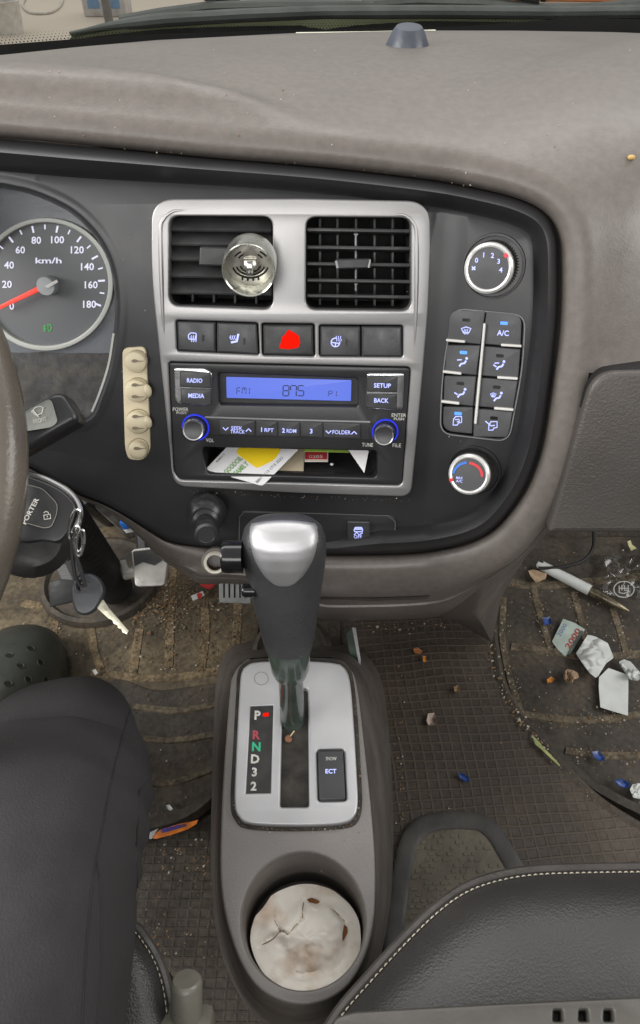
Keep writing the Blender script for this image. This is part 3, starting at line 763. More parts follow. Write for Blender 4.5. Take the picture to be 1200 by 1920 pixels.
draws = [[lambda m, h: icon_def(m, 874, 620, h), lambda m, h: text(m, PANEL, 'A/C', 943, 624.5, 22, 10.5, h, glow_m, 3)],
         [lambda m, h: icon_face(m, 866, 679, h, 1), lambda m, h: icon_face(m, 936, 685, h, 2)],
         [lambda m, h: icon_face(m, 863, 737, h, 3), lambda m, h: icon_face(m, 931, 744, h, 4)],
         [lambda m, h: icon_car(m, 857.5, 789, h, False), lambda m, h: icon_car(m, 924, 798.5, h, True)]]
leds = [[(874, 600, 0), (945, 606, 1)], [(869, 661, 1), (937, 667, 0)], [(863, 719, 0), (931, 726, 0)], [(859, 775.5, 1), (926, 784, 0)]]
blab = [['windscreen demist button', 'air conditioning button'], ['face air button', 'face and feet air button'], ['feet air button', 'feet and windscreen air button'], ['recirculate air button', 'fresh air button']]
for r_ in range(4):
    for c_ in range(2):
        y0, y1, y2, y3 = cy_[r_]
        if c_ == 0: pts = [(edgeL(y0) + 1.5, y0 + 1), (mid(y0) - 1, y0 + 2), (mid(y1) - 1, y1 + 2), (edgeL(y1) + 1.5, y1 - 4)]
        else: pts = [(mid(y2) + 1, y2 + 2), (edgeR(y2) - 2, y2 + 8), (edgeR(y3) - 2, y3 + 6), (mid(y3) + 1, y3)]
        rad_ = [2, 2, 2, 2]
        if r_ == 0: rad_[0 if c_ == 0 else 1] = 20
        if r_ == 3: rad_[3 if c_ == 0 else 2] = 20
        mb = MB(); plate(mb, PANEL, [rr(pts, rad_)], CHH, .006, btn2_m, 2, 2)
        draws[r_][c_](mb, CHH + .0003)
        x, y, on_ = leds[r_][c_]
        patch(mb, PANEL, rr([(x - 7, y - 3.4), (x + 7, y - 2.6), (x + 7, y + 3.4), (x - 7, y + 2.6)], 2), CHH + .0003, led_m if on_ else ledoff_m)
        b_ = build('button', mb, clim); b_['label'] = blab[r_][c_]
mb = MB()
plate(mb, PANEL, [rr([(906, 606), (911, 607), (893.5, 796), (888.5, 795)], 3)], CHH + .0022, .003, white_bar_m, 1.5)
for (xa, ya, xb, yb_) in ((836, 638, 872, 641), (830, 697, 865, 701), (827, 753, 861, 757), (939, 647, 978, 649.5), (932, 708, 971, 710.5), (926, 766, 963, 769)):
    plate(mb, PANEL, [rr([(xa, ya - 2.4), (xb, yb_ - 2.4), (xb, yb_ + 2.4), (xa, ya + 2.4)], 2.5)], CHH + .0022, .003, white_bar_m, 1.5)
build('divider_bars', mb, clim)
def dial(bx, by, cx, cy, rb, rc, ri, name, mark, draw):
    b0, n0 = PANEL.base(bx, by, 0); o = b0; b1 = at_pl(cx, cy, b0 + n0 * .021, n0); ax = (b1 - o); Ln = ax.length
    kb = (b0 - CAM).dot(FW) / F; kc = (b1 - CAM).dot(FW) / F
    mb = MB()
    lathe(mb, o, n0, [(rb * kb * 1.02, -.001), (rb * kb * 1.0, .0022), (rb * kb * .94, .0022), (rb * kb * .9, -.004)], black_m, 56, cap0=False, cap1=False)
    lathe(mb, o, ax, [(rc * kc * 1.05, -.004), (rc * kc * 1.06, Ln * .25), (rc * kc * 1.0, Ln * .86)], M('knurled_grey_plastic', (.075, .07, .064), .4, var=.1, bump=0), 110, cap0=False, cap1=False, knurl=.0016, krange=(0, 1, 2))
    kn = build(name, mb, clim)
    mb = MB(); lathe(mb, o, ax, [(rc * kc * .98, Ln * .80), (rc * kc * 1.0, Ln * .88), (rc * kc * .97, Ln * .98), (rc * kc * .88, Ln * 1.04), (ri * kc * 1.03, Ln * 1.03), (ri * kc, Ln * .99)], M('bright_satin_ring', (.78, .77, .75), .25, metal=.55, var=.04, bump=0), 56, cap0=False, cap1=False)
    t = math.atan2(mark[1] - cy, mark[0] - cx); axn = ax.normalized()
    FP = Flat(o + axn * Ln * 1.045, axn)
    rm = (rc + ri) / 2 * .98
    patch(mb, FP, [(cx + rr_ * math.cos(t + dt), cy + rr_ * math.sin(t + dt)) for rr_, dt in ((rc * .97, -.09), (rc * .97, .09), (ri * 1.0, .1), (ri * 1.0, -.1))], .0004, redmark_m)
    build('satin_ring', mb, kn)
    mb = MB(); lathe(mb, o, ax, [(ri * kc * 1.01, Ln * .985), (ri * kc * .9, Ln * .995), (.0001, Ln * .995)], btn2_m, 56, cap0=False, cap1=False)
    draw(mb, Flat(o + axn * (Ln * .995), axn)); build('dial_face', mb, kn)
def dfan(m, fp):
    for s, x, y in (('0', 893.6, 488), ('1', 907, 478), ('2', 923.5, 479), ('3', 935, 490), ('4', 939, 506)): text(m, fp, s, x, y, None, 9.5, .0004, glow_m, 4)
    for t in (45, 135, 225, 315): stroke(m, fp, [(888, 503), (888 + 4.5 * math.cos(R(t)), 503 + 4.5 * math.sin(R(t)))], 2.6, .0004, glow_m)
def dtemp(m, fp):
    stroke(m, fp, ell(879, 891, 29, 24, 20, 0, 188, 262), 4.5, .0004, blueprint_m); stroke(m, fp, ell(877, 893, 27, 25, 20, 0, 276, 362), 5, .0004, redmark_m)
    text(m, fp, 'MAX', 861.5, 896, 12, 4.6, .0004, glow_m, 4); text(m, fp, 'A/C', 861, 902, 12, 5.2, .0004, glow_m, 4)
dial(925, 500, 915.5, 503.5, 58, 46.5, 37, 'fan_dial', (950, 478), dfan)
dial(889, 882, 879, 890, 49, 39.5, 31, 'temperature_dial', (843, 901), dtemp)
# ------------------------------------------------------------------ beige cable clip strip stuck on the fascia
beige_m = M('grubby_beige_silicone', (.56, .49, .34), .6, var=.08, vscale=40, bump=.05, dust=.3, dust_col=(.42, .36, .24), dust_scale=40)
strip = thing('cable_clip_strip', 'beige silicone strip of four round cable clips on the fascia', 'cable clip', S(*inv(256, 757, 0), 0))
mb = MB(); plate(mb, PANEL, [rr([(230, 700), (229, 653), (273, 650), (279, 760), (282, 845), (268, 864), (240, 862), (234, 840)], [60, 12, 12, 60, 12, 12, 10, 60], 8)], .0035, .0035, beige_m, 2)
build('backing', mb, strip)
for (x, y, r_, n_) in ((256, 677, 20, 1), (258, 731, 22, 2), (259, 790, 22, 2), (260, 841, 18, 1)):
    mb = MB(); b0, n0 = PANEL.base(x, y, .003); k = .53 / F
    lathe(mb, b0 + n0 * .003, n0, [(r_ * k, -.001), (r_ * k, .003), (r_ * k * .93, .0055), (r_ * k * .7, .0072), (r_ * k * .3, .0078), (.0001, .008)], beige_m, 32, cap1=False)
    stroke(mb, PANEL, ell(x, y, r_ + .8, r_ + .8, 32), 1.6, .0037, M('contact_shadow_beige', (.20, .165, .10), .8, bump=0), True)  # painted contact shadow: dark tan ring round the clip's foot
    fp = Flat(b0 + n0 * .0112, n0)
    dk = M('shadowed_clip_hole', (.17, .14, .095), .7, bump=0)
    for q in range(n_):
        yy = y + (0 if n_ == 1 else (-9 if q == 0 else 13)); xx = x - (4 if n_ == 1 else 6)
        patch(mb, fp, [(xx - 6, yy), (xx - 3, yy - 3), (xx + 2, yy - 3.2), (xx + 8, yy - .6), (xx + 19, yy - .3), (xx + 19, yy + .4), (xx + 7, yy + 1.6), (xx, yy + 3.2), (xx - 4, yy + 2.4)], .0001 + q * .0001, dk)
    if n_ == 2: blob(mb, b0 + n0 * .006 + EX * r_ * k * .85, .004, .004, .006, beige_m, 12, 8)
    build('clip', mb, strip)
# ------------------------------------------------------------------ vent clip air freshener
fr = thing('air_freshener', 'round metal vent clip air freshener hanging on driver side vent', 'air freshener', at_d(466, 500, .45))
glassy = M('tarnished_green_steel', (.56, .57, .52), .2, metal=.85, var=.12, vscale=40, bump=.04, dust=.3, dust_col=(.28, .30, .22), dust_scale=60)
gold_m = M('pale_gold_metal', (.66, .63, .56), .28, metal=.8, var=.1, vscale=60, bump=.03)
fo = at_d(466, 508, .452); ax = V((0, -.993, .10)) * .0225; fb = fo - ax; Ln = ax.length; k = .452 / F; axn = ax.normalized()
mb = MB(); lathe(mb, fb, ax, [(50 * k, 0), (51 * k, Ln * .5), (50 * k, Ln), (48.5 * k, Ln * 1.01), (46.5 * k, Ln * .98), (46 * k, Ln * .25)], glassy, 48, cap0=True, cap1=False)
build('housing', mb, fr)
mb = MB(); fp = Flat(fb + axn * Ln * .28, axn)
lathe(mb, fb, ax, [(46.4 * k, Ln * .25), (40 * k, Ln * .28), (.0001, Ln * .28)], gold_m, 48, cap0=False, cap1=False)
cx, cy, _ = proj(fb + axn * Ln * .28); ys_ = .78
sc_ = .95
for r_ in (20, 27, 34): stroke(mb, fp, ell(cx, cy + 2, r_, r_ * ys_, 16, 0, 15, 165), 3.2, .0004, void_m)
for s_ in (-1, 1):
    for r_ in (26, 34): stroke(mb, fp, ell(cx, cy + 2, r_, r_ * ys_, 10, 0, 270 + s_ * 45 - 14, 270 + s_ * 45 + 14), 3.2, .0004, void_m)
for q in (-15, -5, 5, 15): patch(mb, fp, ell(cx + q, cy + 32 - abs(q) * .15, 2, 3.6, 10), .0005, void_m)
build('grille', mb, fr)
mb = MB(); c = fb + axn * Ln * .4
boxed(mb, c, EX * 13 * k, EU * 10 * k, axn * .002, gold_m, .001)
boxed(mb, c + axn * .003 + EU * -4 * k, EX * 6 * k, EU * 12 * k, axn * .0025, chrome_m, .001)
lathe(mb, c + EU * -8 * k, ax, [(6.5 * k, 0), (6.5 * k, .008), (5 * k, .0095), (.0001, .0098)], chrome_m, 20, cap1=False)
build('clamp', mb, fr)
mb = MB(); boxed(mb, fb - axn * .006, EX * .004, V((0, 0, .006)), axn * .007, blk2_m, .001); build('vent_hook', mb, fr)
# ------------------------------------------------------------------ cards lying in the radio pocket
white_card = M('white_plastic_card', (.74, .74, .75), .35, var=.03, bump=0)
nc = (EU * .80 + EN * .60).normalized()
CP = Flat(at_pl(490, 912, PO + EN * .016, EN), nc)
mb = MB(); plate(mb, CP, [rr([(385, 880), (425, 838), (560, 842), (492, 911)], [6, 3, 3, 6])], 0, .0008, white_card, .5)
plate(mb, CP, [rr([(443, 850), (446, 839), (528, 841), (515, 862), (482, 878)], 6)], .0003, .0003, M('yellow_print', (.80, .58, .02), .4, var=.03, bump=0), .2)
gt = M('green_print', (.20, .36, .12), .5, bump=0)
text(mb, CP, 'GOODOIL', 437, 872, 42, 10, .0004, gt, -44); text(mb, CP, 'FAMILY', 452, 878, 32, 10, .0004, gt, -44)
text(mb, CP, '8801 0112 1715 2222', 505, 881, 68, 5, .0004, M('grey_print', (.12, .12, .13), .5, bump=0), -44)
text(mb, CP, '0801', 413, 859, 20, 3.5, .0004, MATS['grey_print'], -44)
solo('loyalty_card', mb, 'white card with yellow and green print sticking out of the radio pocket', 'card')
PF_ = Flat(PO + EU * inv(545, 893, -.004)[1] + EN * 0, (EU * .93 + EN * .36).normalized())
mb = MB(); plate(mb, Flat(PF_.p0 + EU * .003, PF_.n), [rr([(516, 884), (530, 838), (571, 838), (569, 884)], 2)], .001, .0012, M('tan_card', (.50, .43, .31), .55, var=.05, bump=0), .4)
solo('tan_card', mb, 'tan paper card lying behind the white card in the radio pocket', 'card')
mb = MB(); plate(mb, Flat(PF_.p0 + EU * .004, PF_.n), [[(571, 840), (616, 840), (615, 865), (571, 865)]], .001, .0008, M('pale_paper', (.66, .62, .55), .6, bump=0), .4)
plate(mb, Flat(PF_.p0 + EU * .004, PF_.n), [[(572, 841), (614, 841), (613, 861), (572, 861)]], .0013, .0003, M('red_label', (.45, .03, .04), .5, bump=0), .2)
text(mb, Flat(PF_.p0 + EU * .004, PF_.n), '0205', 592, 856, 26, 6, .0016, print_m, 0)
solo('red_ticket', mb, 'red ticket with white number in the radio pocket', 'ticket')
PW = Flat(PF_.p0 + EU * .006, PF_.n)
mb = MB(); plate(mb, PW, [[(570, 836), (656, 838), (654, 848), (571, 846)]], .006, .0006, M('lime_print', (.30, .46, .08), .5, bump=0), .3)
q1, q2, q3 = at_pl(652, 842, PO - EN * .01, EN), at_pl(692, 842, PO - EN * .01, EN), at_pl(683, 887, PO + EN * .004, EN)
sheet(mb, [q1, q2, q3], M('white_paper', (.74, .73, .73), .6, var=.03, bump=.02), .0004)
solo('folded_receipt', mb, 'folded white and green paper standing at the passenger end of the radio pocket', 'paper')
mb = MB(); b, n = PF_.base(622, 872, 0); blob(mb, b + n * .001, .0016, .0016, .0008, white_card, 10, 6)
solo('white_button', mb, 'tiny white dot of plastic on the floor of the radio pocket', 'plastic bit')
# ------------------------------------------------------------------ cab floor, bulkhead, hump
mat_m = M('dirty_rubber_floor', (.092, .072, .045), .75, var=.3, vscale=14, bump=.35, bscale=160, specks=.6, speck_col=(.27, .20, .12), speck_scale=260, dust=.9, dust_col=(.19, .145, .085), dust_scale=11, mottle=.42, mscale=150)
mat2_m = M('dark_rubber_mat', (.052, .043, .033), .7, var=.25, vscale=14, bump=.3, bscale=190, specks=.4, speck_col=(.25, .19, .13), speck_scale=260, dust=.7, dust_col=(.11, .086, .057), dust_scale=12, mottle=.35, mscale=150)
ridge_m = M('dirt_filled_rib', (.16, .118, .068), .85, var=.35, vscale=60, bump=.4, bscale=200, specks=.7, speck_col=(.33, .25, .15), speck_scale=330, mottle=.5, mscale=190)
ridge2_m = M('worn_rubber_rib', (.11, .087, .057), .75, var=.35, vscale=50, bump=.35, bscale=220, specks=.5, speck_col=(.28, .22, .14), speck_scale=300, mottle=.5, mscale=190)
def zsheet(mb, nx, ny, x0, x1, y0, y1, fn, mat):
    vs = [V((x0 + (x1 - x0) * i / nx, y0 + (y1 - y0) * j / ny, 0)) for j in range(ny + 1) for i in range(nx + 1)]
    for p in vs: p.z = fn(p.x, p.y)
    mb.add(vs, [[j * (nx + 1) + i, j * (nx + 1) + i + 1, (j + 1) * (nx + 1) + i + 1, (j + 1) * (nx + 1) + i] for j in range(ny) for i in range(nx)], mat)
mb = MB()
zsheet(mb, 60, 60, -1.0, 1.0, -.6, 1.02, lambda x, y: -.012 + .004 * noise.noise(V((x * 5, y * 5, 0))) + .30 * sstep((y - .78) / .5) , M('dark_floor_rubber', (.048, .038, .028), .75, var=.3, vscale=16, bump=.35, bscale=160, specks=.5, speck_col=(.24, .18, .11), speck_scale=260, dust=.7, dust_col=(.105, .082, .05), dust_scale=10, mottle=.4, mscale=150))
setting('floor', mb)
mb = MB(); boxed(mb, (0, 1.04, .25), (1.0, 0, 0), (0, .012, 0), (0, 0, .36), M('dark_bulkhead', (.02, .019, .018), .8, bump=.1)); solo('bulkhead', mb, 'dark front bulkhead behind the pedals and footwells', 'bulkhead')
def grid_bump(m, w, h_, col, strength=.8):
    nt = m.node_tree; N, L = nt.nodes, nt.links; bs = N['Principled BSDF']; tc = N.new('ShaderNodeTexCoord'); br = N.new('ShaderNodeTexBrick'); br.offset = 0
    br.inputs['Scale'].default_value = 1; br.inputs['Mortar Size'].default_value = .0016; br.inputs['Mortar Smooth'].default_value = .5; br.inputs['Brick Width'].default_value = w; br.inputs['Row Height'].default_value = h_
    L.new(tc.outputs['Object'], br.inputs['Vector']); bp = N.new('ShaderNodeBump'); bp.inputs['Strength'].default_value = strength; bp.inputs['Distance'].default_value = .002; L.new(br.outputs['Fac'], bp.inputs['Height'])
    old = bs.inputs['Normal'].links[0].from_node; L.new(bp.outputs[0], old.inputs['Normal'])
    src = bs.inputs['Base Color'].links[0].from_socket; mx = N.new('ShaderNodeMix'); mx.data_type = 'RGBA'; L.new(src, mx.inputs[6]); mx.inputs[7].default_value = (*col, 1)
    fm = N.new('ShaderNodeMath'); fm.operation = 'MULTIPLY'; nz = N.new('ShaderNodeTexNoise'); nz.inputs['Scale'].default_value = 17; L.new(tc.outputs['Object'], nz.inputs['Vector']); mr = N.new('ShaderNodeMapRange'); mr.inputs[1].default_value = .45; mr.inputs[2].default_value = .7
    L.new(nz.outputs[0], mr.inputs[0]); L.new(br.outputs['Fac'], fm.inputs[0]); L.new(mr.outputs[0], fm.inputs[1]); L.new(fm.outputs[0], mx.inputs[0]); L.new(mx.outputs[2], bs.inputs['Base Color'])
grid_bump(MATS['dark_floor_rubber'], .0125, .0095, (.03, .026, .021), .45)
# driver mat with ribs
def rib(mb, z, pts, w, h, mat):
    P = crv(pts, 12.) if len(pts) > 2 else [V(p) for p in pts]; n2 = normals2(P, False); rs = []
    for p, n in zip(P, n2):
        r = []
        for o, hh in ((-.5, -.003), (-.32, h), (.32, h), (.5, -.003)):
            q = p + n * (o * w); b = at_z(q.x, q.y, z); r.append(V((b.x, b.y, z + hh + .0007 * noise.noise(b * 60))))
        rs.append(r)
    loft(mb, rs, mat, False, flip=True)
dm = thing('driver_floor_mat', 'brown dirty ribbed rubber mat under the pedals', 'floor mat', at_z(250, 1200, .0))
mb = MB(); P = [(-200, 1040), (60, 1030), (200, 985), (330, 985), (470, 1000), (480, 1230), (440, 1340), (428, 1430), (395, 1500), (330, 1545), (230, 1570), (-200, 1580)]
plate(mb, level(0), [crv(P, 12., True)], .003, .008, mat_m, 6, 2); build('rubber_sheet', mb, dm)
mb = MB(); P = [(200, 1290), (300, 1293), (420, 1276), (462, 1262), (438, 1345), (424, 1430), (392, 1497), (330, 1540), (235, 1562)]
plate(mb, level(0), [crv(P, 12., True)], .0042, .004, mat2_m, 6, 2); build('darker_mat_area', mb, dm)  # lower area of the same mat sheet, overlaid in darker rubber
mb = MB()
for pts in ([(112, 1062), (104, 1150), (95, 1245)], [(330, 1020), (322, 1110), (317, 1252)], [(262, 1180), (250, 1262)], [(382, 1120), (386, 1180), (378, 1252)], [(446, 1125), (444, 1190), (440, 1238)], [(168, 1150), (176, 1215), (190, 1255)]):
    rib(mb, .003, pts, 22, .0014, ridge_m)
for pts in ([(170, 1262), (300, 1272), (420, 1256), (470, 1240)], [(40, 1130), (100, 1140), (210, 1150)]): rib(mb, .003, pts, 20, .0016, ridge_m)
for pts in ([(240, 1382), (330, 1388), (425, 1372)], [(262, 1470), (330, 1466), (400, 1440), (424, 1420)], [(250, 1325), (340, 1332), (430, 1315)]): rib(mb, .0046, pts, 16, .0020, ridge2_m)
rib(mb, .003, [(262, 1556), (330, 1540), (390, 1500), (424, 1445)], 26, .012, mat2_m)
build('ribs', mb, dm)
# round pad round the steering column foot
mb = MB(); c = at_z(190, 1090, .004); k = (c - CAM).dot(FW) / F
lathe(mb, c, (0, 0, 1), [(112 * k, 0), (108 * k, .010), (100 * k, .012), (94 * k, .006), (.0001, .006)], mat2_m, 48, sy=.95, cap1=False)
build('round_boss', mb, dm)
# rubber covered hump in the middle
HZ = .085
hump_m = M('checkered_rubber', (.046, .035, .026), .6, var=.25, vscale=12, bump=0, specks=.3, speck_col=(.25, .19, .12), speck_scale=280, dust=.6, dust_col=(.10, .076, .05), dust_scale=9, mottle=.3, mscale=150)
nt = hump_m.node_tree; N, L = nt.nodes, nt.links; bs = N['Principled BSDF']
tc = N.new('ShaderNodeTexCoord'); br = N.new('ShaderNodeTexBrick'); br.offset = 0; br.squash = 1
br.inputs['Scale'].default_value = 1; br.inputs['Mortar Size'].default_value = .0016; br.inputs['Mortar Smooth'].default_value = .5
br.inputs['Brick Width'].default_value = .0122; br.inputs['Row Height'].default_value = .0112
rot = N.new('ShaderNodeMapping'); rot.inputs['Rotation'].default_value = (0, 0, R(-3)); wob = N.new('ShaderNodeTexNoise'); wob.inputs['Scale'].default_value = 5
L.new(tc.outputs['Object'], wob.inputs['Vector']); vm = N.new('ShaderNodeVectorMath'); vm.operation = 'MULTIPLY_ADD'; vm.inputs[1].default_value = (.025, .025, 0)
L.new(wob.outputs['Color'], vm.inputs[0]); L.new(tc.outputs['Object'], vm.inputs[2]); L.new(vm.outputs[0], rot.inputs[0]); L.new(rot.outputs[0], br.inputs['Vector'])
bp = N.new('ShaderNodeBump'); bp.inputs['Strength'].default_value = .55; bp.inputs['Distance'].default_value = .002; L.new(br.outputs['Fac'], bp.inputs['Height']); L.new(bp.outputs[0], bs.inputs['Normal'])
src = bs.inputs['Base Color'].links[0].from_socket; mx = N.new('ShaderNodeMix'); mx.data_type = 'RGBA'; L.new(src, mx.inputs[6]); mx.inputs[7].default_value = (.085, .065, .046, 1)
fm = N.new('ShaderNodeMath'); fm.operation = 'MULTIPLY'; n5 = N.new('ShaderNodeTexNoise'); n5.inputs['Scale'].default_value = 14; L.new(tc.outputs['Object'], n5.inputs['Vector'])
L.new(br.outputs['Fac'], fm.inputs[0]); L.new(n5.outputs[0], fm.inputs[1]); L.new(fm.outputs[0], mx.inputs[0]); L.new(mx.outputs[2], bs.inputs['Base Color'])
seam = [(915, 1140), (924, 1215), (934, 1275), (962, 1330), (990, 1368), (1045, 1430), (1105, 1490), (1180, 1540), (1300, 1600)]
hump_px = [(640, 1130), (720, 1150), (880, 1155)] + crv(seam, 12.) + [(1400, 1640), (1400, 1900), (640, 1900)]
mb = MB(); vs_top = []
HP = level(HZ)
plate(mb, HP, [[V(p) for p in hump_px]], 0, .08, hump_m, 8, 3)
solo('hump_cover', mb, 'brown checkered rubber cover over the hump right of the console', 'floor cover')
mb = MB(); rs = []
for (x, y), z1 in ((p, 1) for p in [(890, 1150)] + [tuple(q) for q in crv(seam, 14.)]):
    b = at_z(x, y, HZ); b2 = at_z(x, y, HZ); r = []
    for o, z in ((-.004, HZ - .001), (.004, HZ + .003), (.010, HZ - .004), (.012, .02)): r.append(V((b.x + o, b.y + o * .4, z)))
    rs.append(r)
loft(mb, rs, mat2_m, False); solo('hump_edge_trim', mb, 'dark rubber lip along the edge between hump cover and passenger mat', 'rubber trim')
# passenger mat
pm_ = thing('passenger_floor_mat', 'dark brown ribbed rubber mat littered with paper scraps', 'floor mat', at_z(1100, 1250, .02))
mb = MB(); PZ = .012
P = [V(p) for p in [(880, 1010), (1500, 1000), (1700, 1600), (1250, 1640)]] + [V(p) for p in [(1090, 1560), (985, 1440), (905, 1330), (870, 1200)]]
plate(mb, level(PZ), [P], 0, .02, mat2_m, 3); build('rubber_sheet', mb, pm_)
mb = MB()
for pts in ([(944, 1120), (942, 1200), (958, 1280), (980, 1345)], [(1000, 1100), (1014, 1160), (1032, 1215)], [(1075, 1110), (1088, 1160), (1100, 1210)], [(1148, 1140), (1164, 1190), (1176, 1235)]): rib(mb, PZ, pts, 17, .0018, ridge2_m)
for pts in ([(958, 1212), (1030, 1222), (1110, 1232), (1200, 1226), (1300, 1215)], [(978, 1340), (1060, 1350), (1140, 1348), (1260, 1330)], [(1060, 1408), (1120, 1416), (1200, 1416), (1300, 1405)], [(925, 1085), (1000, 1098), (1110, 1090), (1300, 1070)]): rib(mb, PZ, pts, 18, .0022, ridge2_m)
for pts in ([(925, 1240), (950, 1330), (1010, 1400), (1100, 1480), (1200, 1535), (1330, 1590)],): rib(mb, PZ, pts, 24, .02, mat2_m)
build('ribs', mb, pm_)
# flap panel in the hump
fl = thing('hump_hatch', 'worn rubber hatch with thick raised border beside the passenger seat', 'hatch', at_z(850, 1640, HZ))
mb = MB(); HT = level(HZ + .004)
flp = [(737, 1790), (742, 1720), (757, 1620), (775, 1565), (815, 1541), (880, 1538), (915, 1550), (945, 1590), (990, 1680), (1010, 1790)]
wear = M('scuffed_rubber', (.115, .10, .074), .65, var=.3, vscale=25, bump=.5, bscale=120, specks=.4, speck_col=(.3, .27, .2), speck_scale=260, dust=.6, dust_col=(.14, .125, .09), dust_scale=12)
plate(mb, HT, [[V(p) for p in flp]], 0, .003, wear, 1)
for r0_ in range(15):
    y = 1568 + r0_ * 11
    for c0_ in range(14):
        x = 770 + c0_ * 16 + (r0_ % 2) * 8 + random.uniform(-2, 2); lo_ = lerp1(y, [(1560, 790), (1620, 775), (1790, 765)]); hi_ = lerp1(y, [(1560, 905), (1680, 970), (1790, 985)])
        if x < lo_ or x > hi_ or random.random() < .35: continue
        w_ = random.uniform(4, 6.5); patch(mb, HT, [(x - w_, y - 3), (x + w_, y - 3.4), (x + w_, y + 2.6), (x - w_, y + 3)], .0006 + random.uniform(0, .0004), wear)
build('panel', mb, fl)
mb = MB(); P = crv(flp, 9.); tube(mb, [at_z(p.x, p.y, HZ + .005) for p in P], .0095, M('black_rubber_border', (.046, .045, .042), .6, var=.35, vscale=22, bump=.2, bscale=200, specks=.3, dust=.6, dust_col=(.10, .09, .07), dust_scale=14), 12, flat=.16, side=(0, 0, 1)); build('border', mb, fl)
# ------------------------------------------------------------------ pedals
ped_m = M('worn_black_pedal_rubber', (.05, .05, .05), .5, var=.4, vscale=30, bump=.1)
alu_m = M('worn_bare_metal', (.62, .60, .56), .4, metal=.35, var=.2, vscale=35, bump=.1, dust=.4, dust_col=(.3, .28, .25), dust_scale=30)
steel_m = M('dark_painted_steel', (.03, .03, .032), .45, var=.2, vscale=30, bump=.1)
def tilt(z, px, py, deg): return Flat(at_z(px, py, z), V((0, -math.sin(R(deg)), math.cos(R(deg)))))
bpd = thing('brake_pedal', 'worn brake pedal with bare metal face', 'pedal', at_z(283, 1060, .12))
mb = MB(); TP = tilt(.12, 283, 1060, 35)
plate(mb, TP, [rr([(246, 1030), (318, 1022), (308, 1098), (253, 1100)], 8)], 0, .014, alu_m, 3)
plate(mb, TP, [[(249, 1034), (314, 1026), (311, 1046), (290, 1060), (268, 1054), (252, 1062)]], .0012, .002, ped_m, .6)
build('pad', mb, bpd)
mb = MB(); c = TP.base(280, 1050, 0)[0]
tube(mb, [c + V((-.005, .0, -.02)), c + V((-.02, .06, .0)), c + V((-.06, .12, .10)), c + V((-.09, .16, .22))], .013, steel_m, 8)
tube(mb, [c + V((.0, .0, -.018)), c + V((-.035, -.008, -.022)), c + V((-.045, .01, -.02))], .009, alu_m, 8)
build('arm', mb, bpd)
apd = thing('accelerator_pedal', 'grey slotted accelerator pedal left of the gear lever', 'pedal', at_z(435, 1100, .09))
mb = MB(); TP = tilt(.09, 435, 1100, 40)
plate(mb, TP, [rr([(409, 1050), (470, 1050), (470, 1132), (411, 1130)], 4)], 0, .01, M('grey_pedal_rubber', (.30, .31, .30), .5, var=.15, vscale=50, bump=.05), 2)
for x in (420, 430, 440, 450, 460): patch(mb, TP, rr([(x - 1.6, 1082), (x + 1.6, 1082), (x + 1.6, 1121), (x - 1.6, 1121)], 1.5), .0004, void_m)
build('pad', mb, apd)
mb = MB(); c = TP.base(440, 1070, 0)[0]; tube(mb, [c + V((0, .01, -.01)), c + V((0, .08, .05)), c + V((-.01, .14, .16))], .008, steel_m, 8); build('arm', mb, apd)
# pedal bracket glimpsed behind the fascia
mb = MB()
a = at_y(168, 950, .80); tube(mb, [at_y(150, 935, .72), at_y(190, 965, .80), at_y(240, 1000, .88)], .012, steel_m, 8)
tube(mb, [at_y(180, 940, .75), at_y(230, 985, .78), at_y(255, 1015, .8)], .009, M('worn_grey_steel', (.25, .24, .23), .5, metal=.4, var=.4, vscale=40), 8)
tube(mb, [at_y(232, 965, .70), at_y(262, 985, .72), at_y(290, 1010, .74)], .010, steel_m, 8)
boxed(mb, at_y(248, 985, .74), (.012, 0, .004), (0, .01, 0), (-.002, 0, .006), M('white_connector', (.6, .6, .58), .5), .002)
boxed(mb, at_y(236, 978, .735), (.006, 0, .002), (0, .01, 0), (-.002, 0, .008), M('blue_connector', (.02, .12, .45), .5), .002)
solo('pedal_bracket', mb, 'dark steel pedal bracket and wiring seen under the fascia edge', 'bracket')
# ------------------------------------------------------------------ steering wheel, column, stalk, keys
wheel_m = M('shiny_brown_leather', (.105, .090, .073), .27, var=.12, vscale=20, bump=.12, bscale=420, dust=.2, dust_col=(.15, .13, .115), rvar=.08)
wh = thing('steering_wheel', 'glossy brown steering wheel rim at the driver side edge', 'steering wheel', at_d(-100, 880, .44))
WN = V((-.05, -.66, .75)).normalized(); WX = V((1, 0, 0)); WX = (WX - WN * WX.dot(WN)).normalized(); WY = WN.cross(WX)
WR = .195; Pr = at_d(3, 880, .42); WC = Pr - WX * WR
mb = MB(); vs = []; fs = []; n1, n2_ = 96, 16
for i in range(n1):
    t = 2 * math.pi * i / n1; rd = WX * math.cos(t) + WY * math.sin(t) * 1.05; c = WC + rd * WR
    tr = .0150 + .0008 * math.cos(3 * t)
    for j in range(n2_):
        p = 2 * math.pi * j / n2_; vs.append(c + rd * math.cos(p) * tr + WN * math.sin(p) * tr)
for i in range(n1):
    for j in range(n2_): fs.append([i * n2_ + j, ((i + 1) % n1) * n2_ + j, ((i + 1) % n1) * n2_ + (j + 1) % n2_, i * n2_ + (j + 1) % n2_])
mb.add(vs, fs, wheel_m); build('rim', mb, wh)
mb = MB(); hubc = WC - WN * .05
lathe(mb, hubc, WN, [(.075, -.02), (.085, 0), (.08, .02), (.06, .03), (.0001, .034)], black_m, 40, ref=WX, cap1=False); build('hub', mb, wh)
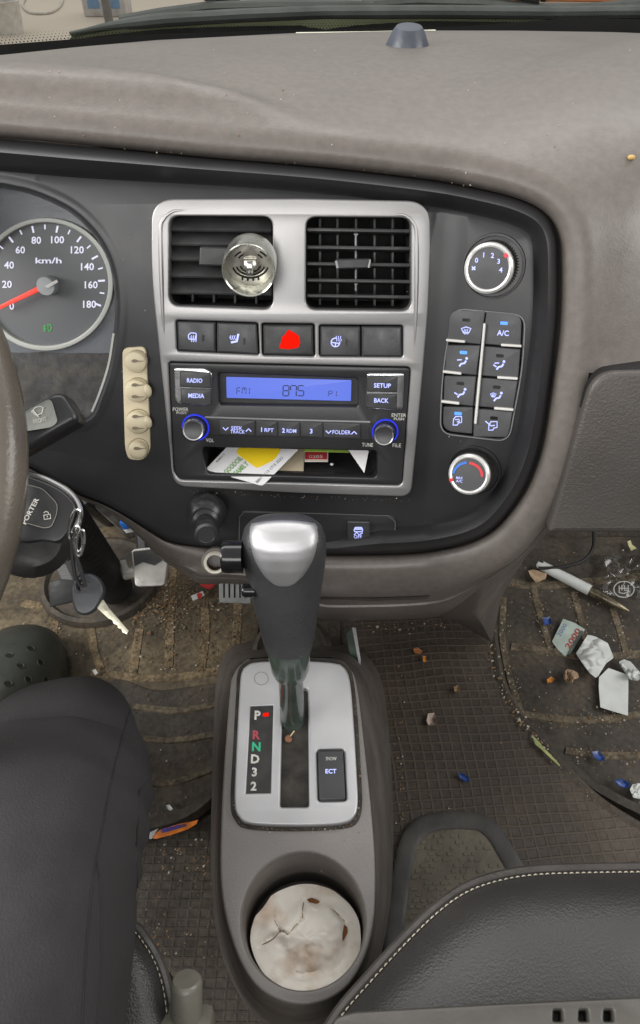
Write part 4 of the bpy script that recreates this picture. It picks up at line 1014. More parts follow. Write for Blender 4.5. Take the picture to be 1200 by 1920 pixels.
for t in (200, 340, 270):
    rd = WX * math.cos(R(t)) + WY * math.sin(R(t)); mb = MB()
    tube(mb, [hubc + rd * .07, hubc + rd * .13 + WN * .02, WC + rd * WR * (1.0 if t != 270 else 1.04)], [.02, .016, .012], black_m, 10, flat=.6); build('spoke', mb, wh)
colr = thing('steering_column', 'black steering column shroud behind the wheel rim', 'steering column', hubc - WN * .08)
mb = MB(); e1 = at_d(70, 1030, .50); tube(mb, [hubc - WN * .02, hubc - WN * .06, hubc - WN * .14, hubc - WN * .2 + V((0, .05, -.02))], [.062, .07, .068, .05], blk2_m, 24, flat=.85)
build('shroud', mb, colr)
mb = MB(); c = at_d(62, 1012, .50); cb = at_d(20, 985, .56)
tube(mb, [cb, cb * .4 + c * .6, c, c + (CAM - c).normalized() * .004], [.036, .034, .029, .020], M('black_shroud_plastic', (.012, .0115, .0115), .42, var=.2, vscale=30, bump=.06), 28)
build('lock_housing', mb, colr)
mb = MB(); sh = M('ribbed_black_rubber', (.016, .016, .017), .55, var=.2, vscale=40, bump=.1)
p0, p1 = at_z(112, 960, .30), at_z(216, 1104, .03)
pts = [p0.lerp(p1, k / 40) for k in range(41)]
tube(mb, pts, [.0255 + (.0024 if k % 2 else 0) for k in range(41)], sh, 28); build('boot', mb, colr)
mb = MB(); c0 = at_z(122, 1068, .16)
for q in range(9):
    a0 = at_d(104 + q * 1.5, 1058 + q * 3.2, .80); a1 = at_d(142 + q * 1.5, 1044 + q * 3.6, .80); am = at_d(124 + q * 1.5, 1060 + q * 3.2, .79); tube(mb, [a0, am, a1], .0014, M('grey_cable_rib', (.20, .20, .20), .4), 6)
boxed(mb, at_d(122, 1108, .82), RT * .018 + UP * .004, UP * .016, FW * .004, sh, .002)
build('cable_guide', mb, colr)
stk = thing('wiper_stalk', 'black wiper stalk with grey printed panel sticking out past the wheel rim', 'stalk', at_d(60, 800, .47))
mb = MB(); fa = (V((0, -.72, .68)) + V((.15, 0, 0))).normalized(); FS = Flat(at_d(80, 790, .462), fa)
plate(mb, FS, [rr([(-60, 820), (100, 735), (120, 736), (146, 775), (146, 790), (118, 806), (20, 862), (-60, 890)], [4, 26, 16, 20, 16, 20, 8, 4], 8)], -.002, .032, black_m, 14, 5)
build('body', mb, stk)
mb = MB(); plate(mb, FS, [rr([(-50, 826), (94, 748), (106, 790), (96, 799), (52, 806), (-50, 808)], [4, 10, 6, 6, 10, 4], 6)], .0008, .003, M('grey_green_stalk_panel', (.17, .18, .16), .5, var=.1, vscale=60), 2)
text(mb, FS, 'FRONT', 75, 788, 25, 8, .0012, print_m, -14)
for p in ([(59, 772), (66, 764), (75, 762), (81, 764), (78, 775), (68, 779)],): stroke(mb, FS, p, 1.6, .0012, print_m, True)
stroke(mb, FS, [(61, 769), (72, 781)], 2.2, .0014, print_m)
build('panel', mb, stk)
# key in the ignition
kf = thing('ignition_key', 'black remote key with chrome edge sitting in the ignition', 'key', at_d(95, 970, .45))
KF = Flat(at_d(95, 965, .452), (V((.1, -.62, .78))).normalized())
fob = [(20, 890), (66, 897), (110, 916), (135, 938), (141, 955), (134, 985), (120, 1008), (104, 1017), (80, 1014), (20, 1006)]
mb = MB(); plate(mb, KF, [crv(fob, 6., True)], -.001, .012, black_m, 5, 3); build('case', mb, kf)
mb = MB(); P = crv([(20, 886), (70, 893), (116, 914), (140, 935), (150, 960), (146, 980), (136, 1000)], 6.); tube(mb, [KF.base(p.x, p.y, -.004)[0] + KF.n * -.004 for p in P], [.0024] * len(P), chrome_m, 10); build('chrome_edge', mb, kf)
mb = MB(); plate(mb, KF, [rr([(40, 906), (80, 916), (108, 945), (106, 965), (96, 988), (82, 990), (40, 978)], [4, 10, 14, 8, 10, 4, 4])], .0003, .0015, blk2_m, 1)
stroke(mb, KF, rr([(40, 906), (80, 916), (108, 945), (106, 965), (96, 988), (82, 990), (40, 978)], [4, 10, 14, 8, 10, 4, 4]), 1.3, .0006, M('grey_rim_line', (.33, .31, .28), .35, metal=.5), True)
text(mb, KF, 'PORTER', 57, 958, 54, 9.5, .0007, print_m, -62)
x, y = 88, 967
stroke(mb, KF, [(x - 6, y - 1), (x + 6, y - 3), (x + 7, y + 5), (x - 5, y + 7)], 1.7, .0008, print_m, True); stroke(mb, KF, [(x + 3, y - 3), (x + 2, y - 7), (x - 3, y - 8), (x - 6, y - 5)], 1.5, .0008, print_m); stroke(mb, KF, [(x + .5, y), (x + 1, y + 3)], 1.4, .0009, print_m)
build('button', mb, kf)
# key ring and spare key
kr = thing('key_ring', 'chrome key ring hanging from the ignition key', 'key ring', at_d(145, 1005, .45))
mb = MB()
for cx, cy, rx, ry, rot_, dd in ((146, 1010, 8, 24, -6, .447), (151, 1018, 7, 25, 8, .446), (140, 984, 10, 30, 12, .449)):
    P = ell(cx, cy, rx, ry, 28, rot_); tube(mb, [at_d(p.x, p.y, dd + .004 * math.sin(i / 28 * 6.28)) for i, p in enumerate(P + P[:1])], .00085, chrome_m, 8, caps=False)
build('ring', mb, kr)
sk = thing('spare_key', 'steel key with black plastic bow hanging on a black cord', 'key', at_d(162, 1110, .47))
mb = MB(); SK = Flat(at_d(162, 1110, .47), (-FW + RT * .1 + UP * .1).normalized())
plate(mb, SK, [crv([(134, 1095), (145, 1082), (165, 1075), (185, 1086), (194, 1106), (190, 1124), (176, 1146), (158, 1154), (142, 1148), (134, 1125)], 6., True), ell(150, 1098, 6, 9, 20, 30)], 0, .009, M('worn_black_key_plastic', (.028, .03, .034), .38, var=.2, vscale=40, bump=.05), 6, 4)
build('bow', mb, sk)
mb = MB(); plate(mb, SK, [[(177, 1136), (193, 1124), (204, 1140), (241, 1183), (238, 1190), (229, 1186), (227, 1180), (221, 1178), (219, 1172), (213, 1170), (210, 1163), (203, 1160)]], -.003, .002, M('dull_brass_steel', (.45, .43, .34), .35, metal=.8, var=.2, vscale=60), .8)
build('blade', mb, sk)
cm = M('black_cord', (.014, .014, .015), .6)
mb = MB(); tube(mb, [at_d(134, 1010, .452), at_d(136, 1045, .456), at_d(140, 1078, .46), at_d(150, 1098, .463), at_d(160, 1098, .462), at_d(152, 1070, .458), at_d(142, 1040, .454), at_d(136, 1012, .451)], .0013, cm, 8); build('cord', mb, sk)
# ------------------------------------------------------------------ centre console
CP0 = at_z(560, 1400, .285); CNn = V((0, -math.sin(R(6)), math.cos(R(6)))); CPL = Flat(CP0, CNn)
cons = thing('centre_console', 'grey brown gear console with silver selector plate and cup holder', 'console', V((CP0.x, CP0.y, 0)))
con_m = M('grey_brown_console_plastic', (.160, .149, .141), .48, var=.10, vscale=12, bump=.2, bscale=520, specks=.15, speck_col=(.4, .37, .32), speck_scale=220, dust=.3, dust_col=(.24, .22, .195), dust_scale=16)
top_o = [(430, 1300), (436, 1265), (456, 1240), (485, 1233), (610, 1232), (640, 1238), (660, 1256), (672, 1300), (684, 1400), (695, 1500), (703, 1600), (704, 1680), (699, 1740), (684, 1795), (655, 1845), (615, 1874), (566, 1884), (518, 1873), (478, 1845), (447, 1795), (424, 1725), (413, 1650), (413, 1560), (418, 1450), (424, 1370)]
top_c = crv(top_o, 10., True)
cup_e = ell(568.5, 1727, 117, 130, 72)
mb = MB(); plate(mb, CPL, [top_c, cup_e], 0, .012, con_m, 6, 4)
# wall
base_o = [(405, 1270), (420, 1225), (450, 1205), (560, 1195), (660, 1195), (715, 1225), (738, 1290), (748, 1400), (752, 1500), (752, 1620), (742, 1720), (712, 1830), (660, 1910), (566, 1940), (490, 1915), (440, 1850), (408, 1760), (396, 1650), (396, 1500), (400, 1380)]
def polar(P, cx, cy, n=96):
    out = []
    P = [V(p) for p in P]; c = len(P)
    for k in range(n):
        d = V((math.cos(2 * math.pi * k / n), math.sin(2 * math.pi * k / n))); best = None
        for i in range(c):
            a, b = P[i] - V((cx, cy)), P[(i + 1) % c] - V((cx, cy)); e_ = b - a; den = d.x * e_.y - d.y * e_.x
            if abs(den) < 1e-9: continue
            t = (a.x * e_.y - a.y * e_.x) / den; u = (a.x * d.y - a.y * d.x) / den
            if t > 0 and -1e-6 <= u <= 1 + 1e-6: best = t if best is None else max(best, t)
        out.append(V((cx, cy)) + d * best)
    return out
pt = polar(top_c, 558, 1560); pb = polar(crv(base_o, 12., True), 558, 1560)
ra = [CPL.base(p.x, p.y, -.010)[0] + CPL.n * -.010 for p in pt]; rb_ = []
for p in pb:
    rb_.append(at_z(p.x, p.y, .0))
m1 = [a.lerp(b, .10) + V((0, 0, -.012)) for a, b in zip(ra, rb_)]; m2 = [a.lerp(b, .55) + V((0, 0, -.01)) for a, b in zip(ra, rb_)]
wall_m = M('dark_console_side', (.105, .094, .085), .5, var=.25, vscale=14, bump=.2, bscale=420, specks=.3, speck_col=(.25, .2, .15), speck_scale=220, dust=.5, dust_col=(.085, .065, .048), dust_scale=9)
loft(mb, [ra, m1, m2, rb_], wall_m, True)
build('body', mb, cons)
mb = MB(); r0 = [CPL.base(p.x, p.y, -.004)[0] + CPL.n * -.004 for p in ell(568.5, 1727, 118, 131, 72)]
r2 = [CPL.base(p.x, p.y, -.085)[0] + CPL.n * -.085 for p in ell(573, 1757, 103, 105, 72)]
r1 = [a.lerp(b, .5) for a, b in zip(r0, r2)]
loft(mb, [r0, r1, r2], M('grey_cup_wall', (.17, .152, .138), .5, var=.1, vscale=14, bump=.12, bscale=520, specks=.1, speck_scale=200), True, False, True); build('cup_holder', mb, cons)
plate_o = crv([(452, 1262), (462, 1247), (485, 1240), (560, 1238), (625, 1242), (645, 1250), (656, 1275), (663, 1350), (669, 1450), (671, 1505), (664, 1530), (640, 1543), (555, 1547), (470, 1543), (447, 1530), (439, 1500), (443, 1400), (448, 1310)], 8., True)
slot_o = rr([(530, 1291), (577, 1290), (579, 1513), (525, 1513)], 6)
ind_o = [V(p) for p in [(470, 1323.5), (512, 1322), (507, 1486), (461, 1487)]]
ect_o = rr([(594, 1405), (645, 1404), (650, 1501), (597, 1502)], 6)
silver2_m = M('matt_silver_console_paint', (.43, .43, .44), .40, metal=.4, var=.05, vscale=18, bump=.04, bscale=900, rvar=.06, dust=.25, dust_col=(.38, .37, .35), dust_scale=22, specks=.08, speck_col=(.2, .19, .17), speck_scale=260)
mb = MB(); plate(mb, CPL, [plate_o, slot_o, ind_o, ect_o], .0075, .009, silver2_m, 4.5, 4)
stroke(mb, CPL, ell(490, 1272, 13, 12, 32), 1.3, .0077, M('grey_line', (.20, .20, .20), .5), True)
sp_pl = build('selector_plate', mb, cons)
mb = MB(); plate(mb, CPL, [crv([(446, 1258), (462, 1240), (485, 1234), (560, 1232), (628, 1235), (652, 1246), (663, 1275), (671, 1350), (677, 1450), (679, 1508), (671, 1540), (645, 1553), (555, 1558), (465, 1554), (441, 1538), (432, 1504), (437, 1400), (442, 1310)], 8., True)], .0012, .003, M('grimy_black_gap', (.03, .026, .021), .8, var=.4, vscale=60, bump=.4, bscale=300, specks=1, speck_col=(.3, .25, .17), speck_scale=380), 1.5)
build('plate_seat', mb, cons)
mb = MB(); plate(mb, CPL, [[(465, 1320), (516, 1318), (512, 1492), (456, 1493)]], .0058, .003, M('scratched_black_strip', (.022, .021, .021), .45, var=.3, vscale=60, bump=.05, specks=.5, speck_col=(.3, .26, .22), speck_scale=350), 1)
for s, x, y, mt in (('P', 483, 1341, print_m), ('R', 481, 1378, M('red_letter', (.35, .05, .07), .5, bump=0)), ('N', 480.5, 1400, M('green_letter', (.02, .42, .22), .5, bump=0)), ('D', 478.5, 1423, print_m), ('3', 477, 1447.5, print_m), ('2', 475.5, 1474, print_m)):
    text(mb, CPL, s, x, y, None, 17, .0061, mt, 2, .035)
patch(mb, CPL, rr([(493, 1337), (504, 1336), (504, 1343), (493, 1344)], 2), .0061, red_m)
build('indicator_strip', mb, sp_pl)
mb = MB(); plate(mb, CPL, [[(522, 1284), (584, 1284), (586, 1520), (518, 1520)]], -.001, .003, M('black_slot_slider', (.02, .02, .021), .42, var=.3, vscale=25, bump=.1, specks=.3, dust=.4, dust_col=(.06, .055, .05), dust_scale=20), 1); build('slot_slider', mb, sp_pl)
mb = MB(); plate(mb, CPL, [rr([(595.5, 1406.5), (643.5, 1405.5), (648, 1499), (598, 1500)], 6)], .011, .010, btn_m, 4, 4)
text(mb, CPL, 'SNOW', 621, 1422.5, 20, 6.5, .0113, print_m, 0); text(mb, CPL, 'ECT', 620.5, 1446, 20.5, 8.5, .0113, glow_m, 0)
build('snow_button', mb, sp_pl)
# floor gaiter in front of the console
mb = MB(); c = at_z(548, 1222, .10); k = (c - CAM).dot(FW) / F
lathe(mb, c, (0, -.15, 1), [(84 * k, -.09), (78 * k, -.01), (74 * k, .004), (66 * k, .006), (60 * k, -.004), (.0001, -.006)], mat2_m, 40, cap1=False); solo('floor_gaiter', mb, 'round dusty rubber gaiter on the floor in front of the console', 'gaiter', c)
mb = MB(); sheet(mb, [at_d(650, 1188, .86), at_d(660, 1178, .86), at_d(667, 1182, .855), at_d(675, 1236, .80), at_d(677, 1262, .78), at_d(668, 1262, .78), at_d(655, 1222, .82)], M('pale_teal_paper', (.16, .21, .18), .5, var=.3, vscale=30), .0005)
sheet(mb, [at_d(660, 1177, .857), at_d(667, 1178, .855), at_d(676, 1236, .798), at_d(676, 1256, .78), at_d(671, 1236, .797)], white_card, .0006)
solo('folded_leaflet', mb, 'folded pale green leaflet tucked beside the front of the console', 'leaflet')
# ------------------------------------------------------------------ gear lever
LB = CPL.base(549, 1352, .0)[0]; LT = at_d(531, 1000, .462); LA = (LT - LB)
def ly(y):
    lo_, hi_ = -.3, 1.4
    for _ in range(40):
        m = (lo_ + hi_) / 2
        if proj(LB + LA * m)[1] > y: lo_ = m
        else: hi_ = m
    return (lo_ + hi_) / 2
lev = thing('gear_lever', 'automatic gear lever with dark leather grip and silver cap', 'gear lever', LB)
lx = (V((1, 0, 0)) - LA.normalized() * LA.normalized().x).normalized(); lz = LA.normalized().cross(lx)
if lz.y > 0: lz = -lz     # towards the driver
def section(y, hw, fb=.85, dx=0, n=40, sq=2.4):
    u = ly(y); c = LB + LA * u; d = (c - CAM).dot(FW); r = hw * d / F; ring = []
    c = c + lx * (dx * d / F)
    for k in range(n):
        t = 2 * math.pi * k / n; ct, st = math.cos(t), math.sin(t)
        ring.append(c + lx * r * math.copysign(abs(ct) ** (2 / sq), ct) + lz * r * fb * math.copysign(abs(st) ** (2 / sq), st))
    return ring
shaft_m = M('greasy_green_plastic', (.045, .062, .052), .16, var=.35, vscale=30, bump=.05, dust=.3, dust_col=(.10, .115, .09), dust_scale=25, coat=.5)
grip_m = M('pebbled_black_leather', (.040, .041, .044), .34, var=.15, vscale=20, bump=.2, bscale=480, grain='leather', specks=.1, dust=.35, dust_col=(.085, .085, .085), dust_scale=12, rvar=.08)
mb = MB(); loft(mb, [section(1375, 20), section(1350, 23), (section(1270, 23))], shaft_m, True, True, False); loft(mb, [section(1270, 23), section(1262, 31), section(1250, 36), section(1215, 41), section(1200, 42)], shaft_m, True, False, True)
build('shaft', mb, lev)
gs = [(1208, 38, .85), (1206, 45, .85), (1190, 49, .85), (1160, 55, .84), (1130, 61, .83), (1100, 67, .82), (1075, 72, .8), (1050, 77, .78), (1030, 79.5, .76), (1012, 79, .72), (998, 75, .68), (988, 66, .62), (981, 52, .55), (977, 34, .45), (975, 12, .3)]
mb = MB(); loft(mb, [section(*g) for g in gs], grip_m, True, True, True); gripB = mb.bvh()
build('grip', mb, lev)
mb = MB(); rows_ = []
capx = [(962, 58), (975, 62), (1000, 65), (1020, 63), (1045, 57), (1065, 47), (1082, 35), (1093, 22), (1100, 8)]
gfine = crv([(g[0], g[1]) for g in gs[1:]], 5.); 
allr = [section(lerp1(-p.x, sorted((-g[0], g[0]) for g in gs)) if False else p.x, p.y, lerp1(-p.x, sorted((-g[0], g[2]) for g in gs))) for p in gfine]
gv = MB(); loft(gv, allr, grip_m, True, True, True); gB = gv.bvh()
for (y, hw) in crv(capx, 4.):
    hw = max(2, hw); row = []
    for q in range(25):
        f = -1 + 2 * q / 24; x = 532 + f * hw; yy = y + 6 * f * f * (1 if y < 985 else 0)
        row.append((x, yy, f))
    rows_.append(row)
pr = []
for row in rows_:
    ring = []
    for x, y, f in row:
        p, n = hitpx(gripB, x, y)
        ring.append((p, n, f))
    pr.append(ring)
ok = [r for r in pr if all(p is not None for p, n, f in r)]
grid = []
for i, r in enumerate(ok):
    e_ = min(1, (len(ok) - 1 - i) / 2.5)
    grid.append([p + (n if n.dot(CAM - p) > 0 else -n) * (.0012 * min(1, (1 - abs(f)) * 8) * min(1, e_) * min(1, (i + .0) / 1.5) - .0001) for p, n, f in r])
bsil = M('brushed_silver_cap', (.47, .47, .48), .46, metal=.85, var=.04, vscale=20, bump=.03, rvar=.05)
loft(mb, grid, bsil, False); build('cap', mb, lev, angle=80)
mb = MB(); c = at_d(455, 1044, .462)
tube(mb, [c, at_d(440, 1044, .462), at_d(422, 1044, .461), at_d(417, 1044, .461), at_d(415.5, 1044, .461)], [.0115, .0115, .0115, .0105, .008], M('glossy_black_button', (.008, .008, .009), .15, bump=0, var=.05), 24); build('release_button', mb, lev)
mb = MB(); tube(mb, [at_d(478, 1107, .478), at_d(460, 1107, .478), at_d(455, 1107, .478), at_d(453.5, 1107, .478)], [.005, .005, .0043, .003], MATS['glossy_black_button'], 16); build('overdrive_button', mb, lev)
# dried sprig beside the lever
mb = MB(); p = CPL.base(541, 1386, .003)[0] + CPL.n * .004
blob(mb, p, .0032, .0032, .0025, M('dry_brown_petal', (.20, .09, .05), .8, var=.3, vscale=400, bump=0), 12, 8, .6, 3, 300)
tube(mb, [p + V((.001, .001, .001)), CPL.base(546, 1378, .004)[0] + CPL.n * .004, CPL.base(552, 1371, .004)[0] + CPL.n * .005], .0006, M('dry_stem', (.55, .48, .28), .7, bump=0), 6)
solo('dried_sprig', mb, 'tiny dried brown flower lying in the gear slot', 'dried flower')
# ------------------------------------------------------------------ crumpled white wad in the cup holder
stain = M('stained_white_paper', (.92, .87, .79), .85, var=.03, vscale=20, bump=.15, bscale=120, rvar=0)
nt = stain.node_tree; N, L = nt.nodes, nt.links; bs = N['Principled BSDF']; src = bs.inputs['Base Color'].links[0].from_socket
tc = N.new('ShaderNodeTexCoord'); nz = N.new('ShaderNodeTexNoise'); nz.inputs['Scale'].default_value = 26; nz.inputs['Detail'].default_value = 5; L.new(tc.outputs['Object'], nz.inputs['Vector'])
mr = N.new('ShaderNodeMapRange'); mr.inputs[1].default_value = .50; mr.inputs[2].default_value = .72; mr.inputs[4].default_value = .8; L.new(nz.outputs[0], mr.inputs[0])
mx = N.new('ShaderNodeMix'); mx.data_type = 'RGBA'; L.new(mr.outputs[0], mx.inputs[0]); L.new(src, mx.inputs[6]); mx.inputs[7].default_value = (.46, .27, .13, 1); L.new(mx.outputs[2], bs.inputs['Base Color'])
mb = MB(); rs = []; WP = CPL; nring = 26; nseg = 84
def wadh(x, y, f):
    q = V((x * .02, y * .02, 1.3)); h_ = -.050
    h_ += .0030 * noise.noise(q * .8) + .0006 * noise.noise(q * 3.)
    h_ += .0035 * math.exp(-(math.hypot(x - 590, y - 1752) / 48) ** 2)
    h_ -= .0025 * math.exp(-((math.hypot(x - 590, y - 1752) - 68) / 13) ** 2)
    for (ax_, ay_, bx_, by_) in ((573, 1675, 567, 1722), (567, 1722, 540, 1752), (540, 1752, 526, 1746), (526, 1746, 480, 1776), (526, 1746, 512, 1720), (625, 1706, 646, 1726), (560, 1826, 590, 1822)):
        a, b, p = V((ax_, ay_)), V((bx_, by_)), V((x, y)); t = max(0, min(1, (p - a).dot(b - a) / (b - a).length_squared)); dd = (p - a.lerp(b, t)).length
        h_ -= .0022 * math.exp(-(dd / 2.2) ** 2); h_ += .0010 * math.exp(-((dd - 8) / 7) ** 2)
    h_ += .0026 * (abs(noise.noise(V((x * .045, y * .045, 8.)))) - .25) + .0012 * abs(noise.noise(V((x * .12, y * .12, 3.))))
    return h_ + .0035 * sstep((f - .75) / .25)
for i in range(1, nring + 1):
    f = i / nring; ring = []
    for k in range(nseg):
        t = 2 * math.pi * k / nseg; wob_ = 1 + .018 * noise.noise(V((math.cos(t) * 2.5, math.sin(t) * 2.5, 5)))
        if 3.55 < t < 4.05: wob_ -= .05 * math.sin((t - 3.55) / .5 * math.pi)
        x = 574 + 103 * f * wob_ * math.cos(t); y = 1760 + 101 * f * wob_ * math.sin(t)
        hh = wadh(x, y, f); b, n = WP.base(x, y, -.05); ring.append(b + n * hh)
    rs.append(ring)
ctr = []
for k in range(nseg):
    x, y = 574 + 1.2 * math.cos(2 * math.pi * k / nseg), 1760 + 1.2 * math.sin(2 * math.pi * k / nseg); b, n = WP.base(x, y, -.05); ctr.append(b + n * wadh(574, 1760, 0))
low = [p - n * .02 for p in rs[-1]]
loft(mb, [ctr] + rs + [low], stain, True, True, True)
rust = M('rust_brown_spot', (.22, .085, .025), .7, var=.4, vscale=150, bump=0)
for pts in ([(575, 1686), (584, 1683), (596, 1687), (600, 1691), (594, 1695), (580, 1692)], [(645, 1734), (651, 1738), (652, 1748), (646, 1760), (642, 1766), (642, 1752)]):
    vs = []
    for x, y in pts: b, n = WP.base(x, y, -.05); vs.append(b + n * (wadh(x, y, .8) + .0006))
    mb.add(vs, [list(range(len(vs)))], rust)
crk = M('brown_crease', (.25, .17, .10), .8, bump=0)
for pts in ([(573, 1676), (568, 1700), (566, 1722), (552, 1738), (540, 1752)], [(540, 1752), (527, 1746), (510, 1762), (482, 1776)], [(526, 1746), (518, 1733), (512, 1720)], [(625, 1706), (636, 1716), (646, 1726)]):
    P = crv(pts, 4.); vv_ = []
    for p in P: b, n = WP.base(p.x, p.y, -.05); vv_.append(b + n * (wadh(p.x, p.y, .5) + .0003))
    tube(mb, vv_, .00045, crk, 6)
solo('crumpled_paper_wad', mb, 'stained crumpled white paper pressed into the cup holder', 'paper wad')
# ------------------------------------------------------------------ seats
leather = M('dark_grey_seat_leather', (.025, .0235, .023), .35, var=.12, vscale=8, bump=.17, bscale=620, grain='leather', specks=.12, speck_col=(.28, .24, .18), speck_scale=150, dust=.6, dust_col=(.046, .042, .038), dust_scale=11, rvar=.08)
thread = M('pale_seat_thread', (.40, .36, .28), .7, var=.1, vscale=200, bump=0)
pip_m = M('seat_piping_leather', (.045, .04, .036), .5, var=.2, vscale=40, bump=.2, bscale=300)
def seat(name, label, outline, z, zdrop, prof, stitch_rng, loc):
    s_ = thing(name, label, 'seat', loc); SP = level(z); P = [V(p) for p in outline]; nn = normals2(P)
    mb = MB(); rs = []
    a, b = stitch_rng; Q = P[a:b]; nq = normals2(Q, False)
    rs.append([V((SP.base(p.x, p.y, 0)[0].x, SP.base(p.x, p.y, 0)[0].y, z - zdrop)) for p in Q])
    for ins, hh in prof:
        ring = []
        for p, n in zip(Q, nq):
            q = p + n * ins; c_, _ = SP.base(q.x, q.y, hh); ring.append(V((c_.x, c_.y, z + hh + .0022 * noise.noise(V((c_.x * 13, c_.y * 13, 2))) * min(1, ins / 40))))
        rs.append(ring)
    end = V(P[-1]) if name == 'driver_seat' else V((1900, 2300)); zt = z + prof[-1][1]
    for f in (.15, .35, .6, .85, 1.):
        ring = []
        for p, n in zip(Q, nq):
            q = (p + n * prof[-1][0]).lerp(end, f); c_, _ = SP.base(q.x, q.y, prof[-1][1]); ring.append(V((c_.x + 1e-4 * f * p.x / 600, c_.y, zt + .0022 * noise.noise(V((c_.x * 13, c_.y * 13, 2))))))
        rs.append(ring)
    loft(mb, rs, leather, False); build('cushion', mb, s_, angle=60)
    mb = MB()
    def cur(ins, hh): return [SP.base((P[i] + nn[i] * ins).x, (P[i] + nn[i] * ins).y, hh)[0] + V((0, 0, hh)) for i in range(a, b)]
    tube(mb, cur(1.0, -.012), .0042, pip_m, 10); build('piping', mb, s_)
    mb = MB()
    C_ = cur(6.5, -.0035); acc = 0; pos = [C_[0]]
    total = [0.]
    for i in range(1, len(C_)): total.append(total[-1] + (C_[i] - C_[i - 1]).length)
    def atlen(l):
        for i in range(1, len(C_)):
            if total[i] >= l: f = (l - total[i - 1]) / max(1e-9, total[i] - total[i - 1]); return C_[i - 1].lerp(C_[i], f)
        return C_[-1]
    l = 0.
    while l < total[-1]:
        p0, p1 = atlen(l), atlen(min(total[-1], l + .0027))
        if (p1 - p0).length > .0005: tube(mb, [p0 + V((0, 0, .0002)), (p0 + p1) / 2 + V((0, 0, .0010)), p1 + V((0, 0, .0002))], .00042, thread, 6)
        l += .0040
    build('stitching', mb, s_)
    return s_
po = crv([(585, 1985), (632, 1905), (690, 1836), (755, 1765), (815, 1707), (870, 1668), (930, 1646), (1000, 1634), (1100, 1630), (1250, 1628), (1500, 1626)], 9.)
npo = len(po)
seat('passenger_seat', 'dark grey leather passenger seat corner with pale stitching', po + [V((1500, 2250)), V((585, 2250))], .375, .26, [(0, -.03), (0, -.014), (2, -.006), (5, -.0025), (9, -.0035), (14, -.0015), (34, .006), (70, .0125), (110, .0155), (180, .0165)], (0, npo), at_z(900, 1760, .1))
do = crv([(-300, 1705), (-100, 1690), (150, 1700), (245, 1735), (275, 1765), (300, 1810), (316, 1870), (324, 1960), (326, 2100)], 9.)
seat('driver_seat', 'black leather driver seat edge beside the handbrake', do + [V((-300, 2100))], .33, .24, [(0, -.03), (0, -.014), (2, -.006), (5, -.0025), (9, -.0035), (14, -.0015), (30, .003), (60, .006)], (0, len(do)), at_z(280, 1850, .1))
# grey plastic tray edge on the passenger seat
tr = thing('plastic_tray', 'grey plastic tray edge with slots lying on the passenger seat', 'tray', at_z(950, 1900, .40))
tray_m = M('dirty_grey_plastic', (.055, .051, .045), .42, var=.15, vscale=20, bump=.1, bscale=400, dust=.4, dust_col=(.10, .09, .075), dust_scale=14)
mb = MB(); TPL = level(.402)
def slot(x): return rr([(x - 8, 1893), (x + 8, 1892), (x + 9, 1914), (x - 9, 1914)], 4)
plate(mb, TPL, [rr([(625, 1908), (660, 1896), (900, 1882), (1200, 1868), (1500, 1858), (1500, 2100), (610, 2100)], [14, 20, 100, 100, 2, 2, 2]), slot(1047), slot(1095), slot(1142)], 0, .012, tray_m, 6, 3)
build('rim', mb, tr)
mb = MB(); plate(mb, TPL, [rr([(690, 1912), (1190, 1886), (1190, 1990), (690, 1990)], 6)], -.0125, .002, M('brown_tray_floor', (.05, .043, .034), .6), 1); build('underside', mb, tr)
# ------------------------------------------------------------------ handbrake
hb = thing('handbrake_lever', 'grey olive handbrake grip with round push button', 'handbrake', at_z(352, 1890, .3))
hb_m = M('olive_grey_plastic', (.145, .14, .115), .36, var=.12, vscale=30, bump=.1, bscale=400, specks=.2, dust=.3, dust_col=(.16, .15, .12), dust_scale=20)
hc = at_d(350, 1868, .42); hax = (V((.0, .52, .62))).normalized()
k = .42 / F
mb = MB(); lathe(mb, hc - hax * .012, hax, [(29 * k, 0), (29 * k, .020), (27.5 * k, .0225), (24 * k, .0238), (.0001, .0240)], hb_m, 40, cap1=False); build('push_button', mb, hb)
mb = MB(); gx = V((1, 0, 0)); gy = hax.cross(gx)
boxed(mb, hc - hax * .07, gx * 51 * k, gy * 34 * k, hax * .058, hb_m, .006); build('grip', mb, hb)
# ------------------------------------------------------------------ person: trousered leg and clog
per = thing('person', 'driver in dark grey trousers and an olive clog sitting at the wheel', 'person', at_z(60, 1500, 0))
cloth = M('dark_grey_trouser_cloth', (.022, .0205, .0215), .85, var=.07, vscale=14, bump=.25, bscale=700, specks=.03, dust=.12, dust_col=(.04, .037, .036), dust_scale=8)
foot = at_z(30, 1276, .04)
Kc = at_d(100, 1482, .515)
anchor = foot + V((.010, -.10, .05))
path = [(V((-.185, -.34, .40)), .105), (V((-.19, -.18, .40)), .102), (V((-.195, -.06, .395)), .096), (V((-.2, .06, .385)), .089), (V((-.203, .14, .374)), .082), (Kc, .074)]
for q in (20, 40, 60, 80): path.append((Kc + V((-.016 * q / 70, .068 * math.sin(R(q)), -.068 * (1 - math.cos(R(q))))), .074 - .024 * q / 70))
path += [(path[-1][0].lerp(anchor, .5) + V((0, -.025, 0)), .046), (anchor, .042)]
